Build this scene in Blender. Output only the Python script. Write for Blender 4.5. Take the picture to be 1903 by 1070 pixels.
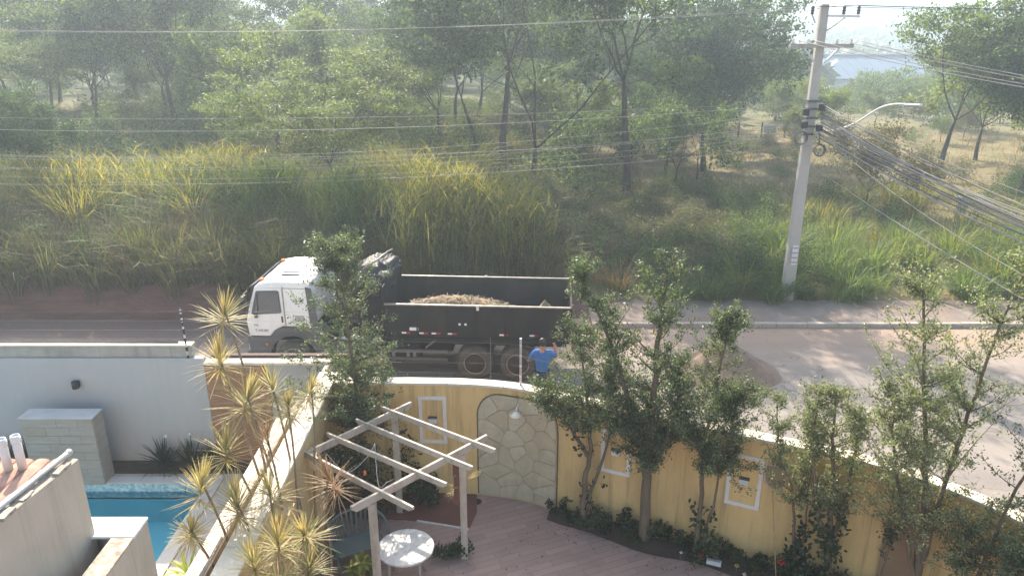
import bpy, math, random
import numpy as np
from mathutils import Vector, Matrix, noise as mnoise

# ------------------------------------------------------------------ camera, sky, sun, exposure
scene = bpy.context.scene
for o in list(bpy.data.objects):
    bpy.data.objects.remove(o)
R = math.radians
cam_d = bpy.data.cameras.new('camera')
cam = bpy.data.objects.new('camera', cam_d)
scene.collection.objects.link(cam)
cam.location = (0, 0, 9.5)
cam.rotation_euler = (R(90 - 19.8), 0, 0)
cam_d.sensor_width = 36
cam_d.lens = 1400 / 1903 * 36
cam_d.clip_end = 6000
scene.camera = cam

SUN_EL, SUN_AZ = 38.0, -17.0            # azimuth measured from +Y, negative = to the left
world = bpy.data.worlds.new('World')
scene.world = world
world.use_nodes = True
wn = world.node_tree
wn.nodes.clear()
sky = wn.nodes.new('ShaderNodeTexSky')
sky.sky_type = 'NISHITA'
sky.sun_disc = False
sky.sun_elevation = R(SUN_EL)
sky.sun_rotation = R(SUN_AZ)
sky.air_density = 1.2
sky.dust_density = 2.4
sky.ozone_density = 0.8
bg = wn.nodes.new('ShaderNodeBackground')
bg.inputs['Strength'].default_value = 0.15
wo = wn.nodes.new('ShaderNodeOutputWorld')
wn.links.new(sky.outputs[0], bg.inputs[0])
wn.links.new(bg.outputs[0], wo.inputs[0])

sun_d = bpy.data.lights.new('sun', 'SUN')
sun_d.energy = 5.0
sun_d.angle = R(0.6)
sun_d.color = (1.0, 0.90, 0.77)
sun = bpy.data.objects.new('sun', sun_d)
scene.collection.objects.link(sun)
sd = Vector((math.sin(R(SUN_AZ)) * math.cos(R(SUN_EL)), math.cos(R(SUN_AZ)) * math.cos(R(SUN_EL)), math.sin(R(SUN_EL))))
sun.rotation_euler = sd.to_track_quat('Z', 'Y').to_euler()
sun.location = (-8, 30, 40)

vs = scene.view_settings
vs.view_transform = 'Standard'
vs.look = 'None'
vs.exposure = 1.35
vs.gamma = 1.0
scene.render.engine = 'CYCLES'
cy = scene.cycles
cy.use_denoising = True
cy.max_bounces = 7
cy.diffuse_bounces = 3
cy.glossy_bounces = 3
cy.transmission_bounces = 4
cy.transparent_max_bounces = 6
cy.volume_bounces = 1
cy.use_adaptive_sampling = True
cy.adaptive_threshold = 0.02
cy.caustics_reflective = False
cy.caustics_refractive = False
cy.sample_clamp_indirect = 6

# ------------------------------------------------------------------ helpers
COL = scene.collection
Z = Vector((0, 0, 1))


def wloc(o):
    p = Vector((0, 0, 0))
    while o is not None:
        p += o.location
        o = o.parent
    return p


def tag(o, label=None, cat=None, group=None, kind=None):
    if label: o['label'] = label
    if cat: o['category'] = cat
    if group: o['group'] = group
    if kind: o['kind'] = kind
    return o


def thing(name, label, cat, loc=(0, 0, 0), rz=0.0, group=None):
    o = bpy.data.objects.new(name, None)
    COL.objects.link(o)
    o.location = loc
    o.rotation_euler = (0, 0, rz)
    o.empty_display_size = 0.2
    return tag(o, label, cat, group)


def link(name, me, parent=None, loc=None):
    o = bpy.data.objects.new(name, me)
    COL.objects.link(o)
    if parent is not None: o.parent = parent
    if loc is not None: o.location = loc
    return o


class MB:
    def __init__(s):
        s.v = []; s.f = []

    def add(s, vs_, fs_):
        n = len(s.v)
        s.v += [tuple(p) for p in vs_]
        s.f += [tuple(i + n for i in f) for f in fs_]
        return s

    def box(s, x0, x1, y0, y1, z0, z1):
        return s.add([(x0, y0, z0), (x1, y0, z0), (x1, y1, z0), (x0, y1, z0), (x0, y0, z1), (x1, y0, z1), (x1, y1, z1), (x0, y1, z1)],
                     [(0, 3, 2, 1), (4, 5, 6, 7), (0, 1, 5, 4), (1, 2, 6, 5), (2, 3, 7, 6), (3, 0, 4, 7)])

    def bar(s, p, q, w, h, up=(0, 0, 1)):
        p, q, up = Vector(p), Vector(q), Vector(up)
        d = (q - p).normalized()
        a = d.cross(up).normalized() * (w / 2)
        b = a.cross(d).normalized() * (h / 2)
        vs_ = [p - a - b, p + a - b, p + a + b, p - a + b, q - a - b, q + a - b, q + a + b, q - a + b]
        return s.add(vs_, [(0, 1, 2, 3), (7, 6, 5, 4), (0, 4, 5, 1), (1, 5, 6, 2), (2, 6, 7, 3), (3, 7, 4, 0)])

    def tube(s, pts, r, n=6):
        pts = [Vector(p) for p in pts]
        m = len(pts)
        rr = r if isinstance(r, (list, tuple)) else [r] * m
        base = len(s.v)
        prev = None
        for i, p in enumerate(pts):
            d = (pts[min(i + 1, m - 1)] - pts[max(i - 1, 0)])
            d = d.normalized() if d.length > 1e-9 else Z.copy()
            if prev is None:
                a = d.orthogonal().normalized()
            else:
                a = prev - d * prev.dot(d)
                a = a.normalized() if a.length > 1e-6 else d.orthogonal().normalized()
            prev = a
            b = d.cross(a)
            for k in range(n):
                t = 2 * math.pi * k / n
                s.v.append(tuple(p + (a * math.cos(t) + b * math.sin(t)) * rr[i]))
        for i in range(m - 1):
            for k in range(n):
                k2 = (k + 1) % n
                s.f.append((base + i * n + k, base + i * n + k2, base + (i + 1) * n + k2, base + (i + 1) * n + k))
        s.f.append(tuple(base + k for k in reversed(range(n))))
        s.f.append(tuple(base + (m - 1) * n + k for k in range(n)))
        return s

    def lathe(s, prof, n=16, c=(0, 0, 0), axis='Z'):
        base = len(s.v)
        c = Vector(c)
        for (r, h) in prof:
            for k in range(n):
                t = 2 * math.pi * k / n
                u, w = r * math.cos(t), r * math.sin(t)
                p = (u, w, h) if axis == 'Z' else ((u, h, w) if axis == 'Y' else (h, u, w))
                s.v.append(tuple(c + Vector(p)))
        for i in range(len(prof) - 1):
            for k in range(n):
                k2 = (k + 1) % n
                s.f.append((base + i * n + k, base + i * n + k2, base + (i + 1) * n + k2, base + (i + 1) * n + k))
        if prof[0][0] > 1e-6: s.f.append(tuple(base + k for k in reversed(range(n))))
        if prof[-1][0] > 1e-6: s.f.append(tuple(base + (len(prof) - 1) * n + k for k in range(n)))
        return s

    def prism(s, poly, fn, w0, w1):
        n = len(poly)
        vs_ = [fn(u, v, w0) for u, v in poly] + [fn(u, v, w1) for u, v in poly]
        fs_ = [tuple(reversed(range(n))), tuple(range(n, 2 * n))]
        fs_ += [(i, (i + 1) % n, n + (i + 1) % n, n + i) for i in range(n)]
        return s.add(vs_, fs_)

    def mesh(s, name, mat, smooth=False, off=(0, 0, 0)):
        me = bpy.data.meshes.new(name)
        ox, oy, oz = off
        me.from_pydata([(x - ox, y - oy, z - oz) for x, y, z in s.v], [], s.f)
        if mat is not None: me.materials.append(mat)
        if smooth: me.polygons.foreach_set('use_smooth', [True] * len(me.polygons))
        me.update()
        return me

    def build(s, name, mat, parent=None, smooth=False, bevel=0.0, local=False, fix=False):
        """world coordinates in, unless local; the mesh is stored relative to its parent"""
        off = (0, 0, 0) if (local or parent is None) else wloc(parent)
        me = s.mesh(name, mat, smooth, off)
        if fix:
            import bmesh
            bm = bmesh.new(); bm.from_mesh(me)
            bmesh.ops.recalc_face_normals(bm, faces=bm.faces)
            bm.to_mesh(me); bm.free()
        o = link(name, me, parent)
        if bevel:
            b = o.modifiers.new('bevel', 'BEVEL')
            b.width = bevel; b.segments = 2; b.limit_method = 'ANGLE'; b.angle_limit = R(40)
        return o


def np_mesh(name, V, Q, mat, smooth=False):
    me = bpy.data.meshes.new(name)
    V = np.ascontiguousarray(V, dtype=np.float32); Q = np.ascontiguousarray(Q, dtype=np.int32)
    nv, nf, k = len(V), len(Q), Q.shape[1]
    me.vertices.add(nv); me.loops.add(nf * k); me.polygons.add(nf)
    me.vertices.foreach_set('co', V.ravel())
    me.loops.foreach_set('vertex_index', Q.ravel())
    me.polygons.foreach_set('loop_start', np.arange(0, nf * k, k, dtype=np.int32))
    if smooth: me.polygons.foreach_set('use_smooth', np.ones(nf, dtype=bool))
    me.materials.append(mat)
    me.update(calc_edges=True)
    return me


# ------------------------------------------------------------------ materials
def nodes(name):
    m = bpy.data.materials.new(name)
    m.use_nodes = True
    nt = m.node_tree
    nt.nodes.clear()
    out = nt.nodes.new('ShaderNodeOutputMaterial')
    return m, nt, out


def ramp(nt, fac, stops):
    r = nt.nodes.new('ShaderNodeValToRGB')
    els = r.color_ramp.elements
    while len(els) < len(stops): els.new(0.5)
    for e, (p, c) in zip(els, stops):
        e.position = p
        e.color = (*c, 1) if len(c) == 3 else c
    nt.links.new(fac, r.inputs[0])
    return r.outputs[0]


def noise_tex(nt, scale, detail=5, rough=0.6, vec=None, stretch=None, coord='Object'):
    n = nt.nodes.new('ShaderNodeTexNoise')
    n.inputs['Scale'].default_value = scale
    n.inputs['Detail'].default_value = detail
    n.inputs['Roughness'].default_value = rough
    if vec is None:
        tc = nt.nodes.new('ShaderNodeTexCoord')
        vec = tc.outputs[coord]
    if stretch:
        mp = nt.nodes.new('ShaderNodeMapping')
        mp.inputs['Scale'].default_value = stretch
        nt.links.new(vec, mp.inputs[0])
        vec = mp.outputs[0]
    nt.links.new(vec, n.inputs['Vector'])
    return n.outputs[0]


def mix(nt, fac, a, b, mode='MIX'):
    m = nt.nodes.new('ShaderNodeMix')
    m.data_type = 'RGBA'; m.blend_type = mode
    for sock, val in ((0, fac), (6, a), (7, b)):
        if hasattr(val, 'is_output'): nt.links.new(val, m.inputs[sock])
        elif sock == 0: m.inputs[0].default_value = val
        else: m.inputs[sock].default_value = (*val, 1)
    return m.outputs[2]


def bump(nt, height, strength, dist=0.02):
    b = nt.nodes.new('ShaderNodeBump')
    b.inputs['Strength'].default_value = strength
    b.inputs['Distance'].default_value = dist
    nt.links.new(height, b.inputs['Height'])
    return b.outputs[0]


def principled(nt, out, col, rough=0.7, metal=0.0, spec=0.4, normal=None):
    p = nt.nodes.new('ShaderNodeBsdfPrincipled')
    if hasattr(col, 'is_output'): nt.links.new(col, p.inputs['Base Color'])
    else: p.inputs['Base Color'].default_value = (*col, 1)
    p.inputs['Roughness'].default_value = rough
    p.inputs['Metallic'].default_value = metal
    p.inputs['Specular IOR Level'].default_value = spec
    if normal is not None: nt.links.new(normal, p.inputs['Normal'])
    nt.links.new(p.outputs[0], out.inputs[0])
    return p


def surf(name, c1, c2=None, scale=3.0, rough=0.75, bmp=0.15, bscale=40.0, metal=0.0, spec=0.35, stretch=None, dirt=None, dscale=1.2, damt=0.5, streak=0.0):
    """two-tone mottled surface with fine relief and optional dirt patches"""
    m, nt, out = nodes(name)
    if c2 is None: c2 = tuple(x * 0.8 for x in c1)
    f = noise_tex(nt, scale, 6, 0.6, stretch=stretch)
    col = ramp(nt, f, [(0.3, c1), (0.7, c2)])
    if dirt is not None:
        d = noise_tex(nt, dscale, 8, 0.7, stretch=(1, 1, 0.35))
        df = ramp(nt, d, [(0.48, (0, 0, 0)), (0.75, (damt, damt, damt))])
        col = mix(nt, df, col, dirt)
        if streak:
            sf = noise_tex(nt, 1.0, 6, 0.7, stretch=(7, 7, 0.35))
            col = mix(nt, ramp(nt, sf, [(0.5, (0, 0, 0)), (0.72, (streak, streak, streak))]), col, dirt)
    nrm = None
    if bmp:
        nrm = bump(nt, noise_tex(nt, bscale, 4, 0.6, stretch=stretch), bmp)
    principled(nt, out, col, rough, metal, spec, nrm)
    return m


def leafmat(name, cols, trans=0.35, rough=0.55, tint=None, tree_var=0.25, tcol=None):
    """leaves: colour varies leaf by leaf and tree by tree, light passes through"""
    m, nt, out = nodes(name)
    g = nt.nodes.new('ShaderNodeNewGeometry')
    n = len(cols)
    col = ramp(nt, g.outputs['Random Per Island'], [(i / (n - 1) if n > 1 else 0, c) for i, c in enumerate(cols)])
    oi = nt.nodes.new('ShaderNodeObjectInfo')
    v = ramp(nt, oi.outputs['Random'], [(0.0, (1 - tree_var, 1 - tree_var * 0.8, 1 - tree_var * 0.6)), (1.0, (1 + tree_var, 1 + tree_var * .8, 1.0))])
    col = mix(nt, 1.0, col, v, 'MULTIPLY')
    p = principled(nt, out, col, rough, 0, 0.3)
    t = nt.nodes.new('ShaderNodeBsdfTranslucent')
    tc = mix(nt, 1.0, col, tcol or (1.15, 1.35, 0.62), 'MULTIPLY')
    nt.links.new(tc, t.inputs[0])
    ms = nt.nodes.new('ShaderNodeMixShader')
    ms.inputs[0].default_value = trans
    nt.links.new(p.outputs[0], ms.inputs[1]); nt.links.new(t.outputs[0], ms.inputs[2])
    nt.links.new(ms.outputs[0], out.inputs[0])
    return m


M = {}
M['yellow'] = surf('yellow_render', (0.76, 0.51, 0.215), (0.70, 0.46, 0.185), 1.5, 0.9, 0.12, 60, dirt=(0.30, 0.19, 0.08), dscale=0.9, damt=0.5, streak=0.65)
M['yellow_pale'] = surf('pale_yellow_render', (0.60, 0.44, 0.22), (0.55, 0.39, 0.18), 1.5, 0.9, 0.12, 60, dirt=(0.34, 0.25, 0.14), damt=0.4, streak=0.4)
M['coping'] = surf('cream_coping', (0.72, 0.64, 0.50), (0.62, 0.54, 0.41), 4, 0.8, 0.1, 50, dirt=(0.3, 0.25, 0.18), dscale=2.5, damt=0.5)
M['white_trim'] = surf('white_moulding', (0.80, 0.73, 0.64), (0.72, 0.65, 0.56), 6, 0.7, 0.05, 60)
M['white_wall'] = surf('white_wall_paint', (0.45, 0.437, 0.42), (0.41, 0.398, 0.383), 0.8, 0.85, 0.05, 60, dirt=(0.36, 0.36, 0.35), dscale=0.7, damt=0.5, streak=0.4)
M['concrete'] = surf('weathered_concrete', (0.42, 0.39, 0.33), (0.32, 0.30, 0.26), 2.5, 0.9, 0.25, 30, dirt=(0.16, 0.15, 0.13), dscale=1.5, damt=0.6, streak=0.4)
M['pole'] = surf('pole_concrete', (0.46, 0.42, 0.37), (0.39, 0.355, 0.315), 2.0, 0.9, 0.2, 40, dirt=(0.24, 0.21, 0.18), dscale=1.0, damt=0.5)
M['roof_wall'] = surf('cream_parapet', (0.52, 0.44, 0.35), (0.47, 0.39, 0.30), 1.0, 0.9, 0.15, 40, dirt=(0.26, 0.22, 0.17), dscale=0.8, damt=0.65, streak=0.4)
M['roof_crust'] = surf('peeling_top', (0.55, 0.47, 0.38), (0.22, 0.18, 0.14), 9, 0.95, 0.5, 25)
M['white_top'] = surf('white_roof_paint', (0.78, 0.76, 0.72), (0.72, 0.70, 0.66), 2, 0.7, 0.05, 40)
M['tile_stone'] = surf('stone_tile', (0.36, 0.315, 0.26), (0.285, 0.25, 0.205), 3.5, 0.6, 0.05, 30, stretch=(1, 1, 6))
M['tile_stone2'] = surf('stone_tile_pale', (0.37, 0.335, 0.285), (0.30, 0.27, 0.23), 3.5, 0.6, 0.05, 30, stretch=(1, 1, 6))
M['grout'] = surf('grout', (0.20, 0.18, 0.15), None, 4, 0.9, 0.1)
M['wood_brown'] = surf('brown_cladding', (0.36, 0.20, 0.11), (0.26, 0.14, 0.075), 3.0, 0.55, 0.1, 30, stretch=(0.6, 1, 9))
M['pergola'] = surf('whitewashed_timber', (0.55, 0.475, 0.385), (0.44, 0.37, 0.29), 6, 0.7, 0.15, 40, dirt=(0.22, 0.17, 0.12), dscale=3, damt=0.75)
M['stone_a'] = surf('pale_stone', (0.56, 0.46, 0.31), (0.47, 0.38, 0.245), 5, 0.85, 0.3, 20, dirt=(0.27, 0.20, 0.11), dscale=3, damt=0.5)
M['stone_b'] = surf('buff_stone', (0.60, 0.51, 0.36), (0.50, 0.41, 0.27), 5, 0.85, 0.3, 20, dirt=(0.30, 0.23, 0.13), dscale=3, damt=0.5)
M['stone_c'] = surf('ochre_stone', (0.52, 0.42, 0.27), (0.44, 0.35, 0.215), 5, 0.85, 0.3, 20)
M['mortar'] = surf('mortar', (0.49, 0.395, 0.255), (0.43, 0.34, 0.215), 6, 0.95, 0.3, 30)
M['soil'] = surf('dark_soil', (0.07, 0.045, 0.03), (0.04, 0.028, 0.02), 6, 0.95, 0.8, 20)
M['patio'] = None
M['metal_grey'] = surf('galvanised_steel', (0.55, 0.55, 0.56), (0.45, 0.45, 0.46), 8, 0.4, 0.0, metal=0.7)
M['pvc'] = surf('white_pipe', (0.72, 0.69, 0.66), (0.62, 0.58, 0.54), 5, 0.5, 0.0)
M['black_plastic'] = surf('black_plastic', (0.03, 0.03, 0.035), None, 8, 0.45, 0.05)
M['cable'] = surf('weathered_cable', (0.30, 0.275, 0.25), (0.20, 0.18, 0.165), 2, 0.6, 0.0)
M['cable_dark'] = surf('dark_cable', (0.10, 0.10, 0.10), None, 2, 0.6, 0.0)
M['truck_white'] = surf('truck_white_paint', (0.78, 0.76, 0.73), (0.72, 0.70, 0.66), 1.5, 0.35, 0.0, spec=0.5, dirt=(0.46, 0.40, 0.33), dscale=1.6, damt=0.45)
M['truck_black'] = surf('truck_black_paint', (0.014, 0.015, 0.017), (0.024, 0.023, 0.022), 2.5, 0.75, 0.06, 25, spec=0.2, dirt=(0.06, 0.047, 0.035), dscale=1.3, damt=0.5)
M['bed_inside'] = surf('dusty_steel', (0.02, 0.019, 0.018), (0.075, 0.058, 0.043), 0.8, 0.75, 0.1, 20)
M['plastic_grey'] = surf('grey_plastic', (0.10, 0.10, 0.105), (0.07, 0.07, 0.072), 3, 0.6, 0.05)
M['tyre'] = surf('dusty_rubber', (0.055, 0.05, 0.046), (0.10, 0.085, 0.07), 6, 0.9, 0.3, 30)
M['rim'] = surf('dusty_wheel_steel', (0.32, 0.29, 0.26), (0.18, 0.16, 0.14), 5, 0.5, 0.0, metal=0.3)
M['rim_dark'] = surf('dirty_hub', (0.16, 0.11, 0.07), (0.07, 0.055, 0.04), 6, 0.8, 0.1)
M['glass_dark'] = surf('tinted_glass', (0.03, 0.035, 0.045), (0.06, 0.07, 0.08), 2, 0.08, 0.0, spec=0.7)
M['tarp'] = surf('black_tarpaulin', (0.014, 0.016, 0.018), (0.035, 0.037, 0.04), 4, 0.6, 0.6, 7, spec=0.3)
M['rim_edge'] = surf('worn_steel_edge', (0.25, 0.23, 0.21), (0.12, 0.11, 0.10), 5, 0.5, 0.0, metal=0.4)
M['sticker_white'] = surf('reflective_white', (0.8, 0.8, 0.8), None, 3, 0.3, 0)
M['sticker_red'] = surf('reflective_red', (0.45, 0.02, 0.05), None, 3, 0.3, 0)
M['orange'] = surf('orange_lens', (0.8, 0.22, 0.03), None, 3, 0.2, 0)
M['ink'] = surf('dark_lettering', (0.05, 0.035, 0.07), None, 3, 0.5, 0)
M['sand'] = surf('brown_sand', (0.24, 0.17, 0.12), (0.175, 0.12, 0.085), 5, 0.95, 0.7, 18)
M['soil_load'] = surf('tan_soil_load', (0.42, 0.30, 0.18), (0.13, 0.085, 0.05), 6, 0.95, 0.8, 10)
M['shirt'] = surf('blue_cotton', (0.03, 0.13, 0.38), (0.022, 0.10, 0.30), 6, 0.85, 0.25, 14)
M['jeans'] = surf('dark_denim', (0.03, 0.04, 0.075), (0.02, 0.028, 0.05), 8, 0.9, 0.2, 20)
M['skin'] = surf('skin', (0.36, 0.19, 0.12), (0.32, 0.16, 0.10), 8, 0.55, 0.05)
M['hair'] = surf('dark_hair', (0.02, 0.014, 0.011), None, 20, 0.5, 0.3, 60)
M['bark'] = surf('grey_bark', (0.085, 0.068, 0.053), (0.045, 0.035, 0.028), 5, 0.95, 0.8, 14, stretch=(1, 1, 0.25))
M['bark_pale'] = surf('pale_stem', (0.30, 0.23, 0.15), (0.2, 0.15, 0.1), 8, 0.9, 0.5, 22, stretch=(1, 1, 3))
M['bark_light'] = surf('tan_bark', (0.20, 0.145, 0.09), (0.12, 0.085, 0.055), 8, 0.9, 0.6, 22, stretch=(1, 1, 0.3))
M['plastic_green'] = surf('grey_green_plastic', (0.13, 0.155, 0.14), (0.10, 0.125, 0.115), 3, 0.45, 0.0)
M['red_floor'] = surf('oxide_red_floor', (0.20, 0.085, 0.06), (0.15, 0.065, 0.045), 2.0, 0.6, 0.1, 30)
M['terracotta'] = surf('terracotta', (0.36, 0.15, 0.08), (0.26, 0.11, 0.06), 6, 0.85, 0.15)
M['red_tile'] = surf('pink_brown_tile', (0.44, 0.27, 0.20), (0.30, 0.17, 0.12), 9, 0.85, 0.25)
M['corten'] = surf('rusty_plaque', (0.17, 0.065, 0.035), (0.10, 0.04, 0.025), 8, 0.85, 0.3)
M['straw'] = surf('dry_straw', (0.55, 0.42, 0.2), (0.4, 0.28, 0.12), 10, 0.9, 0)
M['net'] = surf('grey_mesh_net', (0.42, 0.36, 0.26), None, 5, 0.9, 0)
M['pale_board'] = surf('pale_board', (0.7, 0.69, 0.66), None, 3, 0.7, 0)
M['blue_roof'] = surf('blue_grey_roofing', (0.10, 0.15, 0.21), (0.085, 0.125, 0.18), 0.3, 0.6, 0)
M['red_flower'] = surf('red_petals', (0.6, 0.035, 0.02), None, 4, 0.6, 0)
M['yellow_fruit'] = surf('yellow_fruit', (0.65, 0.45, 0.08), None, 4, 0.5, 0)
M['bulb'] = surf('pale_globe', (0.75, 0.68, 0.55), None, 3, 0.35, 0)
M['blackwhite'] = None

# foliage
M['leaf_forest'] = leafmat('forest_leaf', [(0.036, 0.062, 0.028), (0.066, 0.098, 0.042), (0.10, 0.132, 0.058), (0.165, 0.19, 0.09)], 0.55, tree_var=0.3)
M['leaf_dark'] = leafmat('dark_forest_leaf', [(0.03, 0.055, 0.026), (0.055, 0.088, 0.038), (0.095, 0.13, 0.055)], 0.55, tree_var=0.25)
M['leaf_light'] = leafmat('light_forest_leaf', [(0.085, 0.11, 0.045), (0.135, 0.16, 0.065), (0.21, 0.22, 0.10)], 0.52, tree_var=0.2)
M['leaf_brown'] = leafmat('russet_leaf', [(0.10, 0.085, 0.045), (0.15, 0.11, 0.055), (0.08, 0.085, 0.035)], 0.4, tree_var=0.2)
M['leaf_garden'] = leafmat('garden_leaf', [(0.04, 0.058, 0.03), (0.075, 0.10, 0.05), (0.125, 0.155, 0.085), (0.25, 0.27, 0.175)], 0.42, rough=0.42, tree_var=0.15)
M['leaf_olive'] = leafmat('pale_garden_leaf', [(0.10, 0.118, 0.065), (0.165, 0.18, 0.105), (0.25, 0.26, 0.165), (0.36, 0.36, 0.25)], 0.48, rough=0.42, tree_var=0.12)
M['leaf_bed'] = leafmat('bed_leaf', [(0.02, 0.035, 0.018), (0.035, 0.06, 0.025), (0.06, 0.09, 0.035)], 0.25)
M['leaf_croton'] = leafmat('variegated_leaf', [(0.30, 0.32, 0.05), (0.45, 0.42, 0.12), (0.16, 0.22, 0.05)], 0.35)
M['leaf_drac'] = leafmat('dracaena_leaf', [(0.34, 0.34, 0.11), (0.46, 0.40, 0.19), (0.44, 0.34, 0.22), (0.26, 0.29, 0.11), (0.52, 0.46, 0.30)], 0.45, tree_var=0.12, tcol=(1.15, 1.0, 0.6))
M['leaf_drac_pink'] = leafmat('dracaena_pink_leaf', [(0.42, 0.27, 0.19), (0.50, 0.37, 0.26), (0.38, 0.30, 0.16)], 0.45, tree_var=0.12, tcol=(1.15, 0.95, 0.7))
M['leaf_strap'] = leafmat('strap_leaf', [(0.022, 0.04, 0.025), (0.045, 0.065, 0.035), (0.07, 0.085, 0.05)], 0.25)
M['grass_green'] = leafmat('tall_green_grass', [(0.10, 0.14, 0.035), (0.17, 0.205, 0.05), (0.27, 0.27, 0.08), (0.36, 0.28, 0.12)], 0.55, tcol=(1.3, 1.2, 0.55))
M['grass_lush'] = leafmat('lush_grass', [(0.075, 0.125, 0.04), (0.12, 0.18, 0.055), (0.19, 0.23, 0.08)], 0.5, tcol=(1.25, 1.25, 0.55))
M['grass_dry'] = leafmat('dry_grass', [(0.18, 0.125, 0.06), (0.26, 0.18, 0.085), (0.15, 0.12, 0.05), (0.24, 0.15, 0.085)], 0.4, tcol=(1.2, 1.0, 0.65))
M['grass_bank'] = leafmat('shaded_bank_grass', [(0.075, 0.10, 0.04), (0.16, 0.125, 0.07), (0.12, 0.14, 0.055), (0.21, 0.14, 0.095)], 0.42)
M['brush'] = leafmat('grey_brush', [(0.095, 0.105, 0.06), (0.14, 0.13, 0.08), (0.17, 0.135, 0.095), (0.08, 0.10, 0.05)], 0.4)
M['far_leaf'] = leafmat('far_wood_leaf', [(0.035, 0.055, 0.03), (0.055, 0.08, 0.04), (0.075, 0.10, 0.05)], 0.25)


def m_patio():
    m, nt, out = nodes('patio_paving')
    tc = nt.nodes.new('ShaderNodeTexCoord')
    mp = nt.nodes.new('ShaderNodeMapping')
    mp.inputs['Rotation'].default_value = (0, 0, R(-22))
    nt.links.new(tc.outputs['Object'], mp.inputs[0])
    br = nt.nodes.new('ShaderNodeTexBrick')
    br.inputs['Scale'].default_value = 1.0
    br.inputs['Brick Width'].default_value = 0.9
    br.inputs['Row Height'].default_value = 0.15
    br.inputs['Mortar Size'].default_value = 0.004
    br.inputs['Color1'].default_value = (0.44, 0.28, 0.22, 1)
    br.inputs['Color2'].default_value = (0.36, 0.225, 0.18, 1)
    br.inputs['Mortar'].default_value = (0.17, 0.105, 0.08, 1)
    nt.links.new(mp.outputs[0], br.inputs[0])
    st = noise_tex(nt, 3, 6, 0.6, vec=mp.outputs[0], stretch=(1, 9, 1))
    c = mix(nt, ramp(nt, st, [(0.35, (0, 0, 0)), (0.75, (0.5, 0.5, 0.5))]), br.outputs[0], (0.42, 0.30, 0.245))
    d = noise_tex(nt, 0.9, 7, 0.65)
    c = mix(nt, ramp(nt, d, [(0.5, (0, 0, 0)), (0.72, (0.45, 0.45, 0.45))]), c, (0.24, 0.15, 0.115))
    principled(nt, out, c, 0.6, 0, 0.35, bump(nt, st, 0.08))
    return m


M['patio'] = m_patio()


def m_road():
    m, nt, out = nodes('dusty_road')
    tc = nt.nodes.new('ShaderNodeTexCoord')
    sx = nt.nodes.new('ShaderNodeSeparateXYZ')
    nt.links.new(tc.outputs['Object'], sx.inputs[0])
    n1 = noise_tex(nt, 1.3, 9, 0.65)
    asphalt = ramp(nt, n1, [(0.3, (0.21, 0.178, 0.148)), (0.7, (0.30, 0.256, 0.212))])
    fine = noise_tex(nt, 60, 2, 0.5)
    asphalt = mix(nt, 0.25, asphalt, ramp(nt, fine, [(0.3, (0.12, 0.11, 0.10)), (0.7, (0.32, 0.295, 0.27))]))
    # worn wheel tracks and hairline cracks
    wv = nt.nodes.new('ShaderNodeTexWave'); wv.bands_direction = 'Y'
    wv.inputs['Scale'].default_value = 0.17; wv.inputs['Distortion'].default_value = 2.0; wv.inputs['Detail'].default_value = 3
    wv.inputs['Detail Scale'].default_value = 0.6
    nt.links.new(tc.outputs['Object'], wv.inputs[0])
    asphalt = mix(nt, ramp(nt, wv.outputs[1], [(0.55, (0, 0, 0)), (0.95, (0.4, 0.4, 0.4))]), asphalt, (0.155, 0.135, 0.118))
    cr = nt.nodes.new('ShaderNodeTexVoronoi'); cr.feature = 'DISTANCE_TO_EDGE'; cr.inputs['Scale'].default_value = 0.55
    wn2 = nt.nodes.new('ShaderNodeVectorMath'); wn2.operation = 'ADD'
    nz2 = nt.nodes.new('ShaderNodeTexNoise'); nz2.inputs['Scale'].default_value = 1.4; nz2.inputs['Detail'].default_value = 6
    nt.links.new(tc.outputs['Object'], nz2.inputs['Vector'])
    nt.links.new(tc.outputs['Object'], wn2.inputs[0]); nt.links.new(nz2.outputs[1], wn2.inputs[1])
    nt.links.new(wn2.outputs[0], cr.inputs['Vector'])
    asphalt = mix(nt, ramp(nt, cr.outputs['Distance'], [(0.0, (0.7, 0.7, 0.7)), (0.012, (0, 0, 0))]), asphalt, (0.09, 0.078, 0.068))
    # dust that has collected along the far kerb
    ad = nt.nodes.new('ShaderNodeMath'); ad.operation = 'MULTIPLY_ADD'
    n2 = noise_tex(nt, 0.8, 6, 0.7, stretch=(0.5, 1.4, 1))
    nt.links.new(n2, ad.inputs[0]); ad.inputs[1].default_value = 5.0
    nt.links.new(sx.outputs[1], ad.inputs[2])
    mr = nt.nodes.new('ShaderNodeMapRange')
    mr.inputs[1].default_value = 21.6; mr.inputs[2].default_value = 25.2
    nt.links.new(ad.outputs[0], mr.inputs[0])
    ml = nt.nodes.new('ShaderNodeMapRange')
    ml.inputs[1].default_value = 2; ml.inputs[2].default_value = -5
    nt.links.new(sx.outputs[0], ml.inputs[0])
    dust = mix(nt, ml.outputs[0], (0.34, 0.235, 0.165), (0.19, 0.125, 0.095))
    c = mix(nt, mr.outputs[0], asphalt, dust)
    principled(nt, out, c, 0.9, 0, 0.25, bump(nt, fine, 0.25))
    return m


M['road'] = m_road()


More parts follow.
